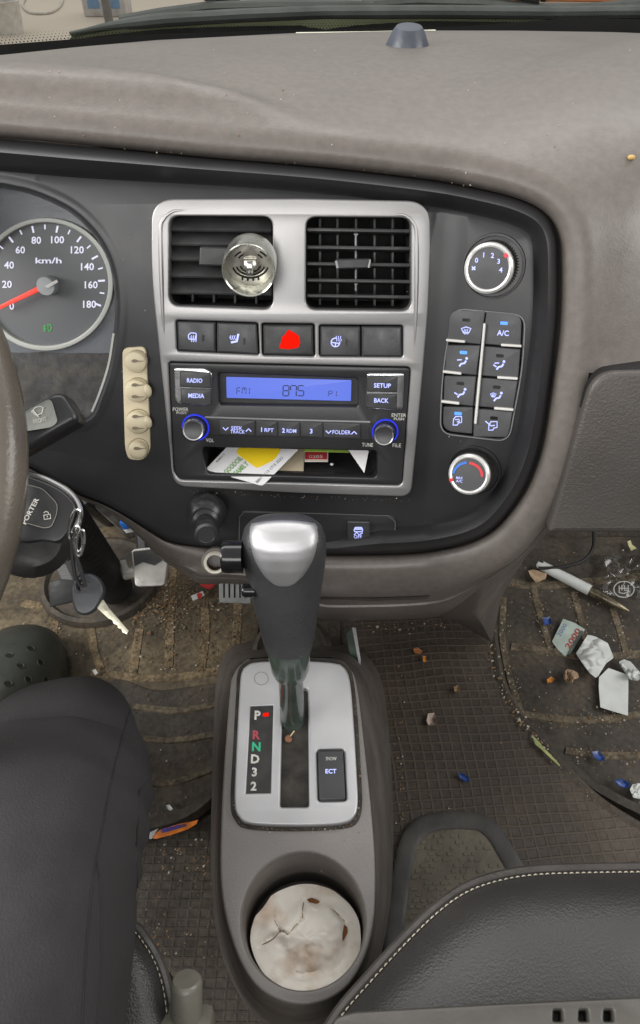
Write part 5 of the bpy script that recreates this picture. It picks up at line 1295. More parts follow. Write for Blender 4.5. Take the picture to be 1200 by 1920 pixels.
# dense resample
pts = [p for p, r_ in path]; rads = [r_ for p, r_ in path]
def cr3(P, j):
    out = []; n = len(P)
    for i in range(n - 1):
        p0 = P[i - 1] if i else P[0] * 2 - P[1]; p1, p2 = P[i], P[i + 1]; p3 = P[i + 2] if i + 2 < n else P[-1] * 2 - P[-2]
        for q in range(j):
            t = q / j; out.append((p1 * 2 + (p2 - p0) * t + (p0 * 2 - p1 * 5 + p2 * 4 - p3) * t * t + (p1 * 3 - p0 - p2 * 3 + p3) * t ** 3) * .5)
    out.append(P[-1]); return out
dp = cr3(pts, 8); dr = [r_.x for r_ in cr3([V((r_, 0, 0)) for r_ in rads], 8)]
tb = MB(); tube(tb, dp, dr, cloth, 48, True, .93, side=(0, 0, 1), sq=2.5)
c0 = []
for i, p in enumerate(tb.v):
    w = .0030 * noise.noise(V((p.x * 9, p.y * 5, p.z * 9))) + .0020 * noise.noise(V((p.x * 40 + p.y * 12, p.y * 16, p.z * 30)))
    ci = min(range(0, len(dp)), key=lambda q: (dp[q] - p).length_squared); d = (p - dp[ci])
    fold = .0022 * math.exp(-((p.y - Kc.y + .03) / .05) ** 2) * math.sin(p.y * 210 + p.x * 90) * sstep((p.x - Kc.x) / .05)
    if d.length > .01: tb.v[i] = p + d.normalized() * (w + fold)
legB = tb.bvh()
seam_m = M('dark_seam', (.016, .015, .017), .9, bump=0)
for pl in ([(244, 1330), (228, 1385), (214, 1440), (200, 1505), (190, 1560), (181, 1605), (174, 1650), (166, 1720), (160, 1800), (153, 1920)], [(181, 1612), (187, 1660), (190, 1740), (188, 1830), (180, 1918)], [(276, 1462), (262, 1485), (260, 1520), (256, 1600), (258, 1680), (255, 1790), (252, 1915)]):
    P = []
    for p in crv(pl, 7.):
        q, n = hitpx(legB, p.x, p.y)
        if q is not None: P.append(q + (CAM - q).normalized() * .0001)
    if len(P) > 3: tube(tb, P, .00075, seam_m, 6)
build('trousers', tb, per, angle=80)
clog_m = M('olive_clog_foam', (.046, .050, .043), .36, var=.12, vscale=20, bump=.1, bscale=200, dust=.4, dust_col=(.062, .064, .052), dust_scale=14)
clog = thing_part = None
mb = MB(); k = (foot - CAM).dot(FW) / F
fd = V((-.12, 1, 0)).normalized(); fx = V((1, .12, 0)).normalized(); rs = []
shoe_prof = [(.098, .003, .012), (.094, .030, .030), (.082, .046, .045), (.06, .058, .058), (.03, .063, .070), (0, .063, .078), (-.03, .060, .086), (-.06, .054, .092), (-.075, .050, .090)]
sc0 = foot + V((0, -.01, -.028))
for y, hw, ht in shoe_prof:
    ring = []
    for q in range(33):
        t = math.pi * q / 32
        ring.append(sc0 + fd * y + fx * math.cos(t) * hw + V((0, 0, .012 + ht * math.sin(t) ** .8)))
    ring = [sc0 + fd * y + fx * hw * .95 + V((0, 0, -.004))] + ring + [sc0 + fd * y - fx * hw * .95 + V((0, 0, -.004))]
    rs.append(ring)
loft(mb, rs, clog_m, False); cb_ = mb.bvh()
mb.add(rs[0], [list(range(len(rs[0])))], clog_m)
boxed(mb, sc0 + fd * -.13 + V((0, 0, .008)), fx * .042, fd * .07, V((0, 0, .010)), clog_m, .006)
for (x, y) in ((57, 1216), (17, 1229), (76, 1242), (38, 1249), (53, 1274), (15, 1282), (86, 1275), (-10, 1252), (-30, 1230)):
    p, n = hitpx(cb_, x, y)
    if p is None: continue
    if n.dot(CAM - p) < 0: n = -n
    lathe(mb, p - n * .0005, n, [(.0050, 0), (.0049, .0014), (.0041, .0010), (.0040, .0003), (.0001, .0003)], clog_m, 20, cap1=False)
    lathe(mb, p - n * .0004, n, [(.0040, .0009), (.0001, .00095)], void_m, 20, cap0=False, cap1=False)
build('clog', mb, per)
# ------------------------------------------------------------------ litter
wp = M('scrap_white_paper', (.62, .64, .62), .65, var=.06, vscale=40, bump=.06, bscale=200)
tanp = M('tan_scrap', (.40, .28, .18), .75, var=.25, vscale=90, bump=.1); orng = M('orange_scrap', (.55, .22, .03), .6, var=.3, vscale=120, bump=.1)
blu = M('blue_foil', (.02, .06, .24), .3, var=.3, vscale=80, bump=.1); yel = M('pale_yellow_scrap', (.55, .52, .28), .6, bump=0)
def scrap(name, label, cat, pts, z, mat, curl=.003, th=.0004, group=None, seed=0):
    P = [at_z(x, y, z) for x, y in pts]; c = sum(P, V((0, 0, 0))) / len(P); vs = []; n = len(P)
    rs = []
    for f in (1., .55): rs.append([V((c.x + (p.x - c.x) * f, c.y + (p.y - c.y) * f, z + curl * (1 + noise.noise(V((p.x * 40 * f + seed, p.y * 40, seed)))) * (f if f == 1 else .5))) for p in P])
    mb = MB(); up = [[p + V((0, 0, th)) for p in r] for r in rs]
    loft(mb, [rs[0], up[0], up[1]], mat, True, False, True); loft(mb, [rs[1], rs[0]], mat, True, True, False)
    return solo(name, mb, label, cat, None, group)
MZ = PZ + .003
scrap('paper_sheet', 'torn white paper sheet lying flat below the crumpled paper', 'paper', [(1139, 1256), (1177, 1268), (1176, 1344), (1150, 1337), (1124, 1329), (1121, 1290), (1122, 1272)], MZ + .003, wp, .003, seed=1)
# ticket and crumpled paper
tk = thing('torn_ticket', 'torn pale green ticket with red digits under the crumpled paper', 'ticket', at_z(1065, 1200, MZ))
mb = MB(); TKP = Flat(at_z(1065, 1200, MZ + .004), V((-.15, -.1, 1)))
plate(mb, TKP, [[(1056, 1160), (1078, 1168), (1097, 1180), (1080, 1205), (1060, 1231), (1046, 1218), (1035, 1203)]], 0, .0006, M('pale_green_paper', (.42, .50, .45), .6, var=.1, vscale=80, bump=0), .3)
text(mb, TKP, '2000', 1074, 1197, 42, 11, .0004, M('ticket_red', (.40, .05, .05), .6, bump=0), -58)
text(mb, TKP, '2000', 1054, 1181, 26, 8, .0004, M('ticket_blue_grey', (.18, .22, .42), .6, bump=0), -58)
stroke(mb, TKP, [(1066, 1226), (1092, 1183)], 6, .0005, M('ticket_dark_band', (.10, .13, .11), .6, bump=0))
build('paper', mb, tk)
mb = MB(); c2 = V((1117, 1228)); PP = [(1102, 1190), (1116, 1193), (1140, 1206), (1151, 1233), (1137, 1243), (1119, 1272), (1106, 1262), (1092, 1243), (1080, 1225)]
def crumple(mb, PP, c2, z, mat, amp, fr_, seed, base=.004, rings_=12, n=64):
    out = polar(PP, c2.x, c2.y, n); rs = []
    for q in range(rings_ + 1):
        f = 1 - q / (rings_ + .3); r = []
        for p in out:
            x, y = c2.x + (p.x - c2.x) * f, c2.y + (p.y - c2.y) * f
            h_ = abs(noise.noise(V((x * fr_, y * fr_, seed)))) * 1.6 + abs(noise.noise(V((x * fr_ * 2.3, y * fr_ * 2.3, seed + 4)))) * .7
            r.append(at_z(x, y, z + base * (1.4 - f) + amp * h_))
        rs.append(r)
    loft(mb, [[p - V((0, 0, .0006)) for p in rs[0]]] + rs, mat, True, True, True)
crumple(mb, PP, c2, MZ + .006, wp, .011, .028, 3.1)
solo('crumpled_paper', mb, 'crumpled white paper lying on the torn green ticket', 'paper', angle=25)
mb = MB(); crumple(mb, [(1160, 1241), (1170, 1236), (1182, 1240), (1198, 1258), (1206, 1270), (1196, 1276), (1182, 1274), (1172, 1260)], V((1182, 1257)), MZ + .003, wp, .016, .05, 7.7, .006); solo('tissue_ball', mb, 'small crumpled white tissue ball at the passenger mat edge', 'tissue', angle=25)
mb = MB(); crumple(mb, [(1057, 1262), (1064, 1254), (1074, 1256), (1084, 1262), (1086, 1270), (1076, 1274), (1074, 1280), (1062, 1278), (1056, 1270)], V((1070, 1267)), MZ + .001, tanp, .014, .09, 2.2, .002, 8, 48); solo('tan_tissue_wad', mb, 'small tan wad below the torn green ticket', 'tissue', angle=25)
scrap('orange_scrap', 'orange scrap chip left of the tan wad', 'scrap', [(1024, 1277), (1032, 1272), (1038, 1277), (1034, 1282), (1025, 1283)], MZ, orng, .003, .002, 'small scraps on the passenger mat')
scrap('blue_scrap', 'square blue foil scrap left of the torn green ticket', 'scrap', [(1016, 1162), (1030, 1160), (1033, 1174), (1017, 1178)], MZ + .003, blu, .004, .0006, 'blue foil scraps')
scrap('blue_scrap', 'blue foil scrap lying on the hump cover', 'scrap', [(858, 1452), (869, 1454), (879, 1462), (877, 1469), (862, 1462)], HZ + .002, blu, .004, .0006, 'blue foil scraps', 3)
scrap('blue_scrap', 'blue foil scrap between two white crumbs under the lowest mat rib', 'scrap', [(1108, 1413), (1119, 1411), (1132, 1424), (1128, 1431), (1112, 1424)], MZ + .004, blu, .005, .0006, 'blue foil scraps', 5)
scrap('blue_scrap', 'blue foil scrap beside the round white chip', 'scrap', [(1150, 1466), (1162, 1464), (1178, 1473), (1174, 1481), (1160, 1477)], MZ + .006, blu, .005, .0006, 'blue foil scraps', 8)
mb = MB(); crumple(mb, [(1181, 1480), (1186, 1471), (1198, 1468), (1210, 1476), (1211, 1490), (1200, 1498), (1187, 1495)], V((1195, 1483)), MZ + .003, wp, .006, .08, 5.2, .003, 8, 40); solo('white_chip', mb, 'round white chip beside the lowest blue foil scrap', 'scrap')
scrap('tan_scrap', 'pointed tan card scrap below the pen cap', 'scrap', [(990, 1072), (1000, 1070), (1024, 1080), (1022, 1088), (1004, 1096), (994, 1084)], MZ + .004, tanp, .004, .0006)
scrap('yellow_scrap', 'pale yellow folded scrap above the clear plastic bag', 'scrap', [(1175, 1018), (1181, 1016), (1184, 1024), (1192, 1031), (1182, 1036), (1177, 1026)], MZ + .004, yel, .004, .0006)
scrap('pink_scrap', 'pinkish torn scrap in the middle of the hump cover', 'scrap', [(802, 1341), (814, 1339), (816, 1346), (812, 1352), (815, 1361), (803, 1363), (799, 1354)], HZ + .002, M('pinkish_scrap', (.42, .33, .28), .7, var=.15, vscale=100), .003, .0006)
scrap('brown_flake', 'rust brown flake near the top of the hump cover', 'scrap', [(774, 1220), (783, 1218), (792, 1224), (788, 1229), (777, 1227)], HZ + .002, M('rust_flake', (.34, .13, .04), .7, var=.3, vscale=100), .003, .0012)
scrap('orange_flake', 'small amber flake below the rust brown flake', 'scrap', [(792, 1232), (798, 1233), (799, 1243), (793, 1244)], HZ + .002, orng, .002, .0012)
scrap('tan_flake', 'tan curled flake above the blue scrap on the hump cover', 'scrap', [(850, 1292), (858, 1289), (862, 1296), (857, 1303), (851, 1301)], HZ + .002, M('dull_tan_flake', (.30, .21, .11), .7, var=.3, vscale=100), .004, .001)
mb = MB(); P = [(1000, 1382), (1008, 1394), (1018, 1404), (1034, 1420), (1050, 1436)]
tube(mb, [at_z(x, y, HZ + .006) for x, y in P], [.0012, .0032, .0020, .0018, .001], M('pale_green_strip', (.30, .33, .13), .6, var=.3, vscale=60), 8, flat=.25, side=(0, 0, 1)); solo('green_strip', mb, 'pale green plastic strip on the hump cover edge', 'strip')
wrp = thing('sweet_wrapper', 'orange and blue sweet wrapper on the floor by the driver seat', 'wrapper', at_z(320, 1556, .01))
mb = MB(); WPN = Flat(at_z(320, 1556, .022), V((.05, -.25, 1)))
plate(mb, WPN, [[(281, 1571), (300, 1556), (335, 1545), (360, 1540), (372, 1537), (368, 1545), (352, 1555), (320, 1566), (292, 1573)]], 0, .0015, M('orange_wrapper', (.62, .17, .02), .35, var=.3, vscale=60, bump=0), .6)
plate(mb, WPN, [[(300, 1557), (335, 1546.5), (348, 1544), (350, 1549), (330, 1555), (304, 1562)]], .0005, .0006, M('wrapper_dark', (.10, .05, .09), .4, bump=0), .3)
text(mb, WPN, 'entos', 321, 1554, 34, 8, .0009, M('wrapper_blue', (.015, .03, .42), .4, bump=0), 165)
plate(mb, WPN, [[(274, 1573), (282, 1560), (297, 1553), (290, 1564), (285, 1573)]], .0006, .0006, M('foil_grey', (.55, .56, .56), .35, metal=.4, bump=0), .3)
build('foil', mb, wrp)
mb = MB(); sheet(mb, [at_z(x, y, .016) for x, y in ((358, 1118), (380, 1109), (384, 1117), (362, 1127))], wp, .001)
sheet(mb, [at_z(x, y, .018) for x, y in ((374, 1088), (404, 1082), (409, 1090), (394, 1106), (376, 1099))], M('red_wrapper', (.50, .03, .03), .4, var=.2, vscale=80), .001)
sheet(mb, [at_z(x, y, .019) for x, y in ((369, 1116), (372, 1112), (379, 1113), (377, 1123), (371, 1122))], MATS['red_wrapper'], .001)
solo('red_wrapper', mb, 'torn red and white wrapper on the driver mat near the accelerator', 'wrapper')
scrap('white_scrap', 'white curled scrap on the driver mat above the sweet wrapper', 'scrap', [(312, 1512), (319, 1511), (325, 1519), (320, 1522), (314, 1518)], .012, wp, .003, .0008)
scrap('white_scrap', 'white scrap on the driver mat rib beside the clog', 'scrap', [(174, 1260), (180, 1257), (185, 1264), (179, 1268)], .012, wp, .003, .0008, None, 4)
mb = MB(); tube(mb, [at_z(x, y, .012) for x, y in ((97, 1213), (102, 1208), (105, 1217), (110, 1211), (115, 1218))], .0022, M('curly_pasta_yellow', (.45, .33, .12), .6, bump=0), 8); solo('curled_shaving', mb, 'yellow curled shaving beside the clog toe', 'scrap')
# pen
pen = thing('pen', 'white barrelled ballpoint pen lying above the torn ticket', 'pen', at_z(1090, 1100, MZ))
pz = MZ + .010
pa, pbb, pc, pd = at_z(1007, 1056, pz), at_z(1106, 1107, pz), at_z(1150, 1131, pz), at_z(1179, 1146, pz - .003)
mb = MB(); d_ = (pbb - pa); tube(mb, [pa, pa + d_ * .02, pa + d_ * .1, pa + d_ * .6, pbb], [.003, .006, .0078, .0085, .0088], wp, 16); tube(mb, [pa + d_ * .03 + V((0, 0, .007)), pa + d_ * .08 + V((0, 0, .0085)), pa + d_ * .1 + V((0, 0, .0082))], .0012, void_m, 6); build('barrel', mb, pen)
mb = MB(); tube(mb, [pbb, pbb.lerp(pc, .5), pc, pc.lerp(pd, .6), pd], [.0078, .0078, .007, .0042, .0018], M('tarnished_pen_metal', (.16, .135, .09), .3, metal=.6, var=.4, vscale=90, bump=.1), 14); build('tip', mb, pen)
# clear bag with round printed mark
bag = thing('clear_plastic_bag', 'crinkled clear plastic bag with round white printed mark', 'plastic bag', at_z(1165, 1080, MZ))
film = bpy.data.materials.new('clear_crinkled_film'); film.use_nodes = True; nt = film.node_tree; N, L = nt.nodes, nt.links; N.remove(N['Principled BSDF'])
tr_ = N.new('ShaderNodeBsdfTransparent'); tr_.inputs[0].default_value = (.93, .93, .92, 1); gl = N.new('ShaderNodeBsdfGlossy'); gl.inputs['Roughness'].default_value = .12; ms = N.new('ShaderNodeMixShader'); lw = N.new('ShaderNodeLayerWeight'); lw.inputs[0].default_value = .3
mrf = N.new('ShaderNodeMapRange'); mrf.inputs[3].default_value = .05; mrf.inputs[4].default_value = .6; L.new(lw.outputs['Fresnel'], mrf.inputs[0]); L.new(mrf.outputs[0], ms.inputs[0]); L.new(tr_.outputs[0], ms.inputs[1]); L.new(gl.outputs[0], ms.inputs[2]); L.new(ms.outputs[0], N['Material Output'].inputs[0])
mb = MB(); vs = []; nx_, ny_ = 22, 16
for j in range(ny_ + 1):
    for i in range(nx_ + 1):
        x = 1112 + 150 * i / nx_ + 6 * noise.noise(V((j * .3, i * .3, 9))); y = 1042 + 78 * j / ny_ + 6 * noise.noise(V((j * .3, i * .3, 2)))
        e_ = min(1, min(i, nx_ - i, j, ny_ - j) / 3)
        b = at_z(x, y, MZ); vs.append(b + V((0, 0, .001 + e_ * (.012 + .014 * noise.noise(V((i * .45, j * .55, 1)))))))
mb.add(vs, [[j * (nx_ + 1) + i, (j + 1) * (nx_ + 1) + i, (j + 1) * (nx_ + 1) + i + 1, j * (nx_ + 1) + i + 1] for j in range(ny_) for i in range(nx_)], film); bagB = mb.bvh()
build('film', mb, bag, angle=50)
mb = MB(); GBP = level(MZ + .026); pw = M('white_bag_print', (.42, .42, .40), .5, bump=0)
stroke(mb, GBP, ell(1170, 1105, 19, 15, 36), 2, 0, pw, True)
for p in ([(1161, 1098), (1161, 1111), (1170, 1113), (1178, 1109)], [(1166, 1097), (1166, 1107)], [(1171, 1097), (1171, 1107), (1178, 1107)], [(1178, 1097), (1178, 1111)], [(1162, 1103), (1178, 1103)]): stroke(mb, GBP, p, 2, 0, pw)
build('printed_mark', mb, bag)
# kick panel piece behind the bag
mb = MB(); P = [at_z(1112, 985, .05), at_z(1112, 1025, .045), at_z(1095, 1050, .04), at_z(1060, 1062, .035), at_z(1010, 1066, .03)]
tube(mb, cr3(P, 8), .0026, M('black_edge_rubber', (.012, .012, .012), .5, bump=.1), 10); solo('rubber_edge', mb, 'black rubber edge strip at the front of the passenger footwell', 'rubber strip')
# ---- crumbs: uncountable
crumb = [M('crumb_tan', (.20, .142, .082), .8, bump=0), M('crumb_white', (.40, .36, .29), .7, bump=0), M('crumb_brown', (.16, .09, .045), .8, bump=0), M('crumb_orange', (.28, .15, .06), .8, bump=0), M('crumb_dark', (.05, .04, .03), .8, bump=0)]
cmb = MB()
def flake(p, s, mat, up=V((0, 0, 1))):
    s *= .82; n = random.choice((3, 4, 5)); a0 = random.random() * 6.28; st = random.uniform(.45, 1)
    t1 = up.orthogonal().normalized(); t2 = up.cross(t1)
    ring = [p + (t1 * math.cos(a0 + 6.28 * k / n) + t2 * math.sin(a0 + 6.28 * k / n) * st) * s * random.uniform(.6, 1.2) + up * random.uniform(0, s * .5) for k in range(n)]
    cmb.add(ring + [p + up * s * random.uniform(.4, .9)], [[k, (k + 1) % n, n] for k in range(n)], mat)
def scatter(n, x0, y0, x1, y1, z, s0, s1, weights, jit=None):
    for _ in range(n):
        x, y = random.uniform(x0, x1), random.uniform(y0, y1)
        if jit: x, y = random.gauss((x0 + x1) / 2, (x1 - x0) / 4), random.gauss((y0 + y1) / 2, (y1 - y0) / 4)
        flake(at_z(x, y, z), random.uniform(s0, s1) * random.choice((.6, .8, 1, 1, 1.5)), random.choices(crumb, weights)[0])
def along(n, pts, w, z, s0, s1, weights, mapper=None):
    P = crv(pts, 4.)
    for _ in range(n):
        p = random.choice(P); x, y = p.x + random.gauss(0, w), p.y + random.gauss(0, w)
        if mapper is None: b, up = at_z(x, y, z), V((0, 0, 1))
        else: b, up = mapper.base(x, y, z); b = b + up * z
        flake(b, random.uniform(s0, s1), random.choices(crumb, weights)[0], up)
W1 = (6, 1, 4, 1, 1); W2 = (3, 4, 1, 1, 0)
scatter(715, 180, 1040, 470, 1260, .006, .0008, .0026, W1); scatter(825, 240, 1060, 400, 1190, .006, .001, .0032, W1, True); scatter(220, 30, 1080, 200, 1260, .006, .0008, .002, W1)
along(176, [(322, 1030), (320, 1250)], 11, .005, .0008, .0028, W1); along(143, [(446, 1130), (440, 1230)], 10, .005, .0008, .0026, W1); along(143, [(382, 1120), (380, 1250)], 10, .005, .0008, .0026, W1); along(176, [(110, 1070), (98, 1240)], 14, .005, .0008, .0026, W1)
along(33, [(190, 1256), (430, 1252)], 7, .006, .0008, .002, W1); scatter(176, 250, 1290, 430, 1540, .006, .0006, .0018, W1); scatter(143, 268, 1580, 415, 1800, -.004, .0007, .0022, W1); scatter(49, 300, 1570, 410, 1640, .0, .0012, .003, (4, 3, 2, 1, 0))
scatter(231, 935, 1030, 1230, 1540, PZ + .004, .0006, .0020, W2); scatter(12, 940, 1040, 1200, 1400, PZ + .005, .002, .0042, (1, 6, 0, 1, 0))
along(93, [(1000, 1100), (1030, 1215)], 10, PZ + .004, .0008, .0024, (4, 3, 2, 1, 0)); along(82, [(1076, 1110), (1100, 1210)], 9, PZ + .004, .0008, .0022, (4, 3, 2, 1, 0)); along(82, [(1148, 1140), (1176, 1235)], 9, PZ + .004, .0008, .0022, (4, 3, 2, 1, 0)); along(82, [(944, 1120), (945, 1200), (978, 1340)], 10, PZ + .004, .001, .0026, (3, 5, 2, 1, 0))
along(121, [(978, 1345), (1100, 1352), (1200, 1344)], 10, PZ + .004, .0008, .0024, (4, 3, 2, 1, 0)); along(71, [(1060, 1412), (1200, 1418)], 9, PZ + .004, .0008, .0024, (4, 3, 2, 1, 0))
along(121, seam[:6], 4, HZ + .003, .001, .0034, (4, 5, 2, 1, 0)); along(27, seam[4:8], 4, HZ + .003, .0008, .0022, (4, 4, 2, 1, 0))
along(49, [(690, 1172), (760, 1176), (860, 1168)], 8, HZ + .001, .001, .003, (4, 3, 2, 3, 0)); scatter(143, 700, 1170, 1000, 1600, HZ + .001, .0006, .0018, W1); along(38, [(745, 1230), (752, 1400), (756, 1540)], 5, HZ + .001, .0008, .0026, (5, 3, 2, 1, 0))
along(33, [(500, 1200), (560, 1225), (600, 1205)], 8, .095, .001, .0028, (4, 3, 2, 1, 0))
# grit on the trim's lower edge, along the dash seam, round the selector plate
along(82, [(345, 921), (560, 931), (768, 938)], 2.2, .001, .0004, .0010, (6, 2, 3, 1, 0), PANEL)
along(38, [(60, 255), (200, 272), (400, 292), (600, 309), (800, 332), (950, 362)], 2.5, .001, .0004, .0011, (5, 3, 2, 1, 0), PANEL)
along(82, [(436, 1500), (448, 1540), (520, 1556), (600, 1556), (660, 1544), (676, 1500)], 2.2, .002, .0004, .0011, (5, 3, 3, 1, 0), CPL); along(44, [(676, 1480), (668, 1350), (656, 1262)], 1.6, .002, .0004, .0009, (5, 1, 4, 1, 0), CPL)
along(27, [(440, 1400), (560, 1580), (690, 1560)], 30, .0004, .0003, .0008, (3, 4, 1, 0, 0), CPL)
along(33, [(240, 400), (250, 600), (240, 800)], 26, .0003, .0003, .0007, (3, 5, 1, 0, 0), PANEL); along(19, [(830, 480), (850, 850), (700, 1000)], 34, .0003, .0003, .0007, (3, 5, 1, 0, 0), PANEL)
for _ in range(70):
    x, y = random.uniform(20, 1190), random.uniform(90, 330); p, n = hitpx(PADB, x, y)
    if p is not None: flake(p, random.uniform(.0004, .0013), random.choices(crumb, (3, 5, 1, 1, 0))[0], n if n.z > 0 else -n)
setting('litter_crumbs', cmb, 'stuff', smooth=False)
mb = MB(); p, n = hitpx(PADB, 1183, 297); blob(mb, p + n * .001, .0026, .0018, .0018, M('amber_crumb', (.55, .36, .12), .6, bump=0), 12, 8, .3, 1, 200); solo('amber_crumb', mb, 'amber crumb on the passenger side of the dash pad', 'crumb')
# ------------------------------------------------------------------ windscreen and what lies beyond it
wsc = thing('windscreen', 'windscreen lower edge with black dotted band', 'windscreen', at_z(600, 60, ZB))
base3 = [at_z(x, lerp1(x, base_px), ZB - .004) for x in range(-400, 1701, 60)]
gm = bpy.data.materials.new('clear_windscreen_glass'); gm.use_nodes = True; nt = gm.node_tree; N, L = nt.nodes, nt.links; N.remove(N['Principled BSDF'])
tr_ = N.new('ShaderNodeBsdfTransparent'); tr_.inputs[0].default_value = (.95, .98, .96, 1); gl = N.new('ShaderNodeBsdfGlossy'); gl.inputs['Roughness'].default_value = .02; ms = N.new('ShaderNodeMixShader'); fr_ = N.new('ShaderNodeFresnel'); fr_.inputs[0].default_value = 1.3
L.new(fr_.outputs[0], ms.inputs[0]); L.new(tr_.outputs[0], ms.inputs[1]); L.new(gl.outputs[0], ms.inputs[2]); L.new(ms.outputs[0], N['Material Output'].inputs[0])
def wrow(z, out=0.): return [p + V((0, -.35 * z + out, z)) for p in base3]
mb = MB(); loft(mb, [wrow(.0), wrow(.1), wrow(.35)], gm, False); build('glass', mb, wsc)
bx_ = list(range(-400, 1701, 60)); ft = [lerp1(x, [(0, .010), (300, .0065), (600, .0035), (850, .004), (1060, .014), (1700, .016)]) for x in bx_]
def vrow(off, out): return [p + V((0, -.35 * (f + off) + out, f + off)) for p, f in zip(base3, ft)]
mb = MB(); loft(mb, [wrow(-.012, -.003), vrow(0, -.003)], void_m, False)
# dots fading out above the band
for row in range(4):
    z = .0012 + row * .0024; s = .0008 - row * .00016
    c = vrow(z, -.003); tl = [0.]
    for a, b in zip(c, c[1:]): tl.append(tl[-1] + (b - a).length)
    l = (row % 2) * .0019; i = 1
    while l < tl[-1]:
        while i < len(tl) - 1 and tl[i] < l: i += 1
        f = (l - tl[i - 1]) / (tl[i] - tl[i - 1]); p = c[i - 1].lerp(c[i], f); d = (c[i] - c[i - 1]).normalized(); u_ = V((0, -.35, 1)).normalized()
        mb.add([p + d * s * math.cos(k * math.pi / 3) + u_ * s * math.sin(k * math.pi / 3) for k in range(6)], [list(range(6))], void_m); l += .0038
build('dotted_band', mb, wsc, smooth=False)
mb = MB(); a = wrow(-.006, -.009); P = [at_z(555, 65, ZB + .003), at_z(700, 63, ZB + .003), at_z(816, 60, ZB + .003)]
tube(mb, P, .0022, M('cream_strip_plastic', (.66, .64, .52), .5, bump=0), 8); solo('cream_strip', mb, 'thin cream plastic strip lying along the windscreen base', 'strip')
# cowl and wipers outside
mb = MB(); cw = M('dark_cowl_plastic', (.05, .053, .05), .55, var=.2, vscale=20, bump=.1)
lip_px = [(120, 64), (200, 49), (300, 38), (450, 29), (600, 23), (800, 22), (1050, 24), (1200, 22), (1500, 24), (1700, 26)]
xs_ = list(range(130, 1701, 30)); c0 = [at_z(x, lerp1(x, base_px), ZB - .02) + V((0, .012, 0)) for x in xs_]
c1 = [at_y(x, lerp1(x, lip_px), lerp1(x, [(130, .93), (600, 1.03), (1700, 1.03)])) for x in xs_]
pale = M('pale_green_cowl_sheet', (.62, .66, .42), .5, var=.1, vscale=12, bump=.05)
ip = xs_.index(1030)
loft(mb, [c0[:ip + 1], [p - V((0, .004, .004)) for p in c1[:ip + 1]]], pale, False); loft(mb, [c0[ip:], [p - V((0, .004, .004)) for p in c1[ip:]]], cw, False)
tube(mb, c1, [.0015 + .0055 * sstep((x - 130) / 160) for x in xs_], cw, 10)
loft(mb, [c1, [p + V((0, .05, -.05)) for p in c1], [p + V((0, .08, -.35)) for p in c1]], cw, False)
solo('cowl', mb, 'dark plastic wiper cowl outside the windscreen', 'cowl')
def wiper(label, pts, piv):
    w = thing('wiper', label, 'wiper', piv, 'wipers resting outside the windscreen')
    mb = MB(); tube(mb, pts, .0065, cw, 8); build('blade', mb, w)
    mb = MB(); m = pts[len(pts) // 2]; tube(mb, [piv, piv.lerp(m, .5) + V((0, 0, .02)), m + V((0, 0, .012))], [.016, .010, .007], M('black_wiper_arm', (.018, .018, .02), .45, bump=.05), 8)
    lathe(mb, piv - V((0, 0, .02)), (0, 0, 1), [(.026, 0), (.026, .022), (.018, .034), (.0001, .036)], MATS['black_wiper_arm'], 20, cap1=False); build('arm', mb, w)
wiper('wiper lying across the driver side of the windscreen', [at_y(225, 40, 1.05), at_y(300, 26, 1.07), at_y(390, 14, 1.08), at_y(520, 10, 1.09), at_y(700, 12, 1.10)], at_y(420, 12, 1.14))
wiper('wiper lying across the middle and passenger side of the windscreen', [at_y(680, 10, 1.10), at_y(780, 3, 1.12), at_y(900, 6, 1.12), at_y(1010, 17, 1.10), at_y(1100, 17, 1.09), at_y(1200, 8, 1.12)], at_y(840, 4, 1.14))
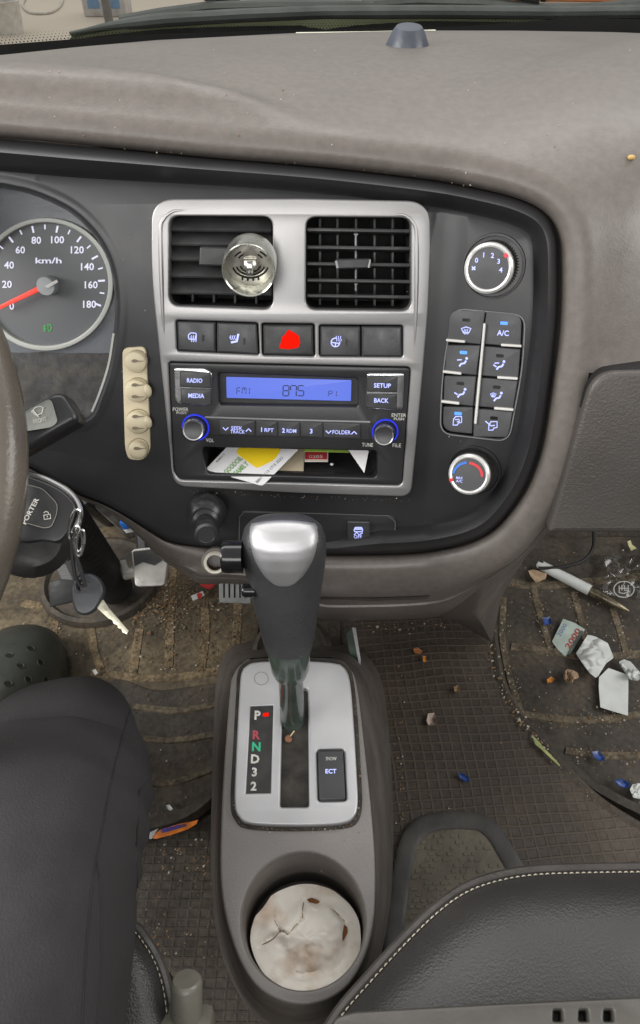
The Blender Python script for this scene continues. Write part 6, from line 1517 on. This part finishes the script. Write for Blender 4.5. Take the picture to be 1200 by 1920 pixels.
mb = MB(); zsheet(mb, 4, 4, -60, 60, 1.6, 120, lambda x, y: -.75, M('beige_concrete_yard', (.66, .57, .47), .9, var=.06, vscale=.6, bump=0, dust=.3, dust_col=(.55, .49, .42), dust_scale=.4)); setting('ground', mb)
mb = MB(); c = at_z(198, 32, -.75); boxed(mb, c + V((0, .2, .22)), (.28, 0, 0), (0, .2, 0), (0, 0, .22), M('white_crate_plastic', (.62, .60, .60), .5, bump=0), .02)
for x_ in (-.13, .14): boxed(mb, c + V((x_, -.003, .16)), (.075, 0, 0), (0, .005, 0), (0, 0, .07), M('pale_blue_label', (.22, .38, .62), .5, bump=0), .003)
solo('white_crate', mb, 'white crate with pale blue labels out in the yard', 'crate')
mb = MB(); c = at_z(1040, 14, -.75); boxed(mb, c + V((1.2, .9, .55)), (2.2, -.2, 0), (.05, .5, 0), (0, 0, .55), M('orange_painted_steel', (.85, .36, .15), .6, var=.08, vscale=3, bump=0), .03); boxed(mb, c + V((-.05, .49, .55)), (.03, 0, 0), (0, .03, 0), (0, 0, .55), void_m, .005)
solo('orange_skip', mb, 'orange steel skip in the yard beyond the windscreen', 'skip')

mb = MB(); c = at_z(18, 62, -.75); lathe(mb, c, (0, 0, 1), [(.17, 0), (.2, .30), (.215, .32), (.19, .32), (.16, .05)], M('white_bucket_plastic', (.72, .70, .66), .5, bump=0), 28); solo('white_bucket', mb, 'white bucket standing in the yard left of the white crate', 'bucket', c)
mb = MB(); P = [at_z(x, y, -.735) for x, y in ((48, -4), (42, 10), (58, 24), (92, 24), (112, 12), (118, -2))]; tube(mb, cr3(P, 8), .016, M('pale_hose', (.62, .58, .52), .5, bump=0), 8); solo('hose', mb, 'pale hose looped on the ground between bucket and crate', 'hose')
mb = MB(); c = at_z(205, 42, -.75); lathe(mb, c, (0, 0, 1), [(.055, 0), (.055, .5), (.05, .52), (.0001, .53)], M('grey_steel_post', (.22, .21, .2), .5, bump=.1), 20, cap1=False); solo('steel_post', mb, 'short grey steel post standing in front of the white crate', 'post', c)
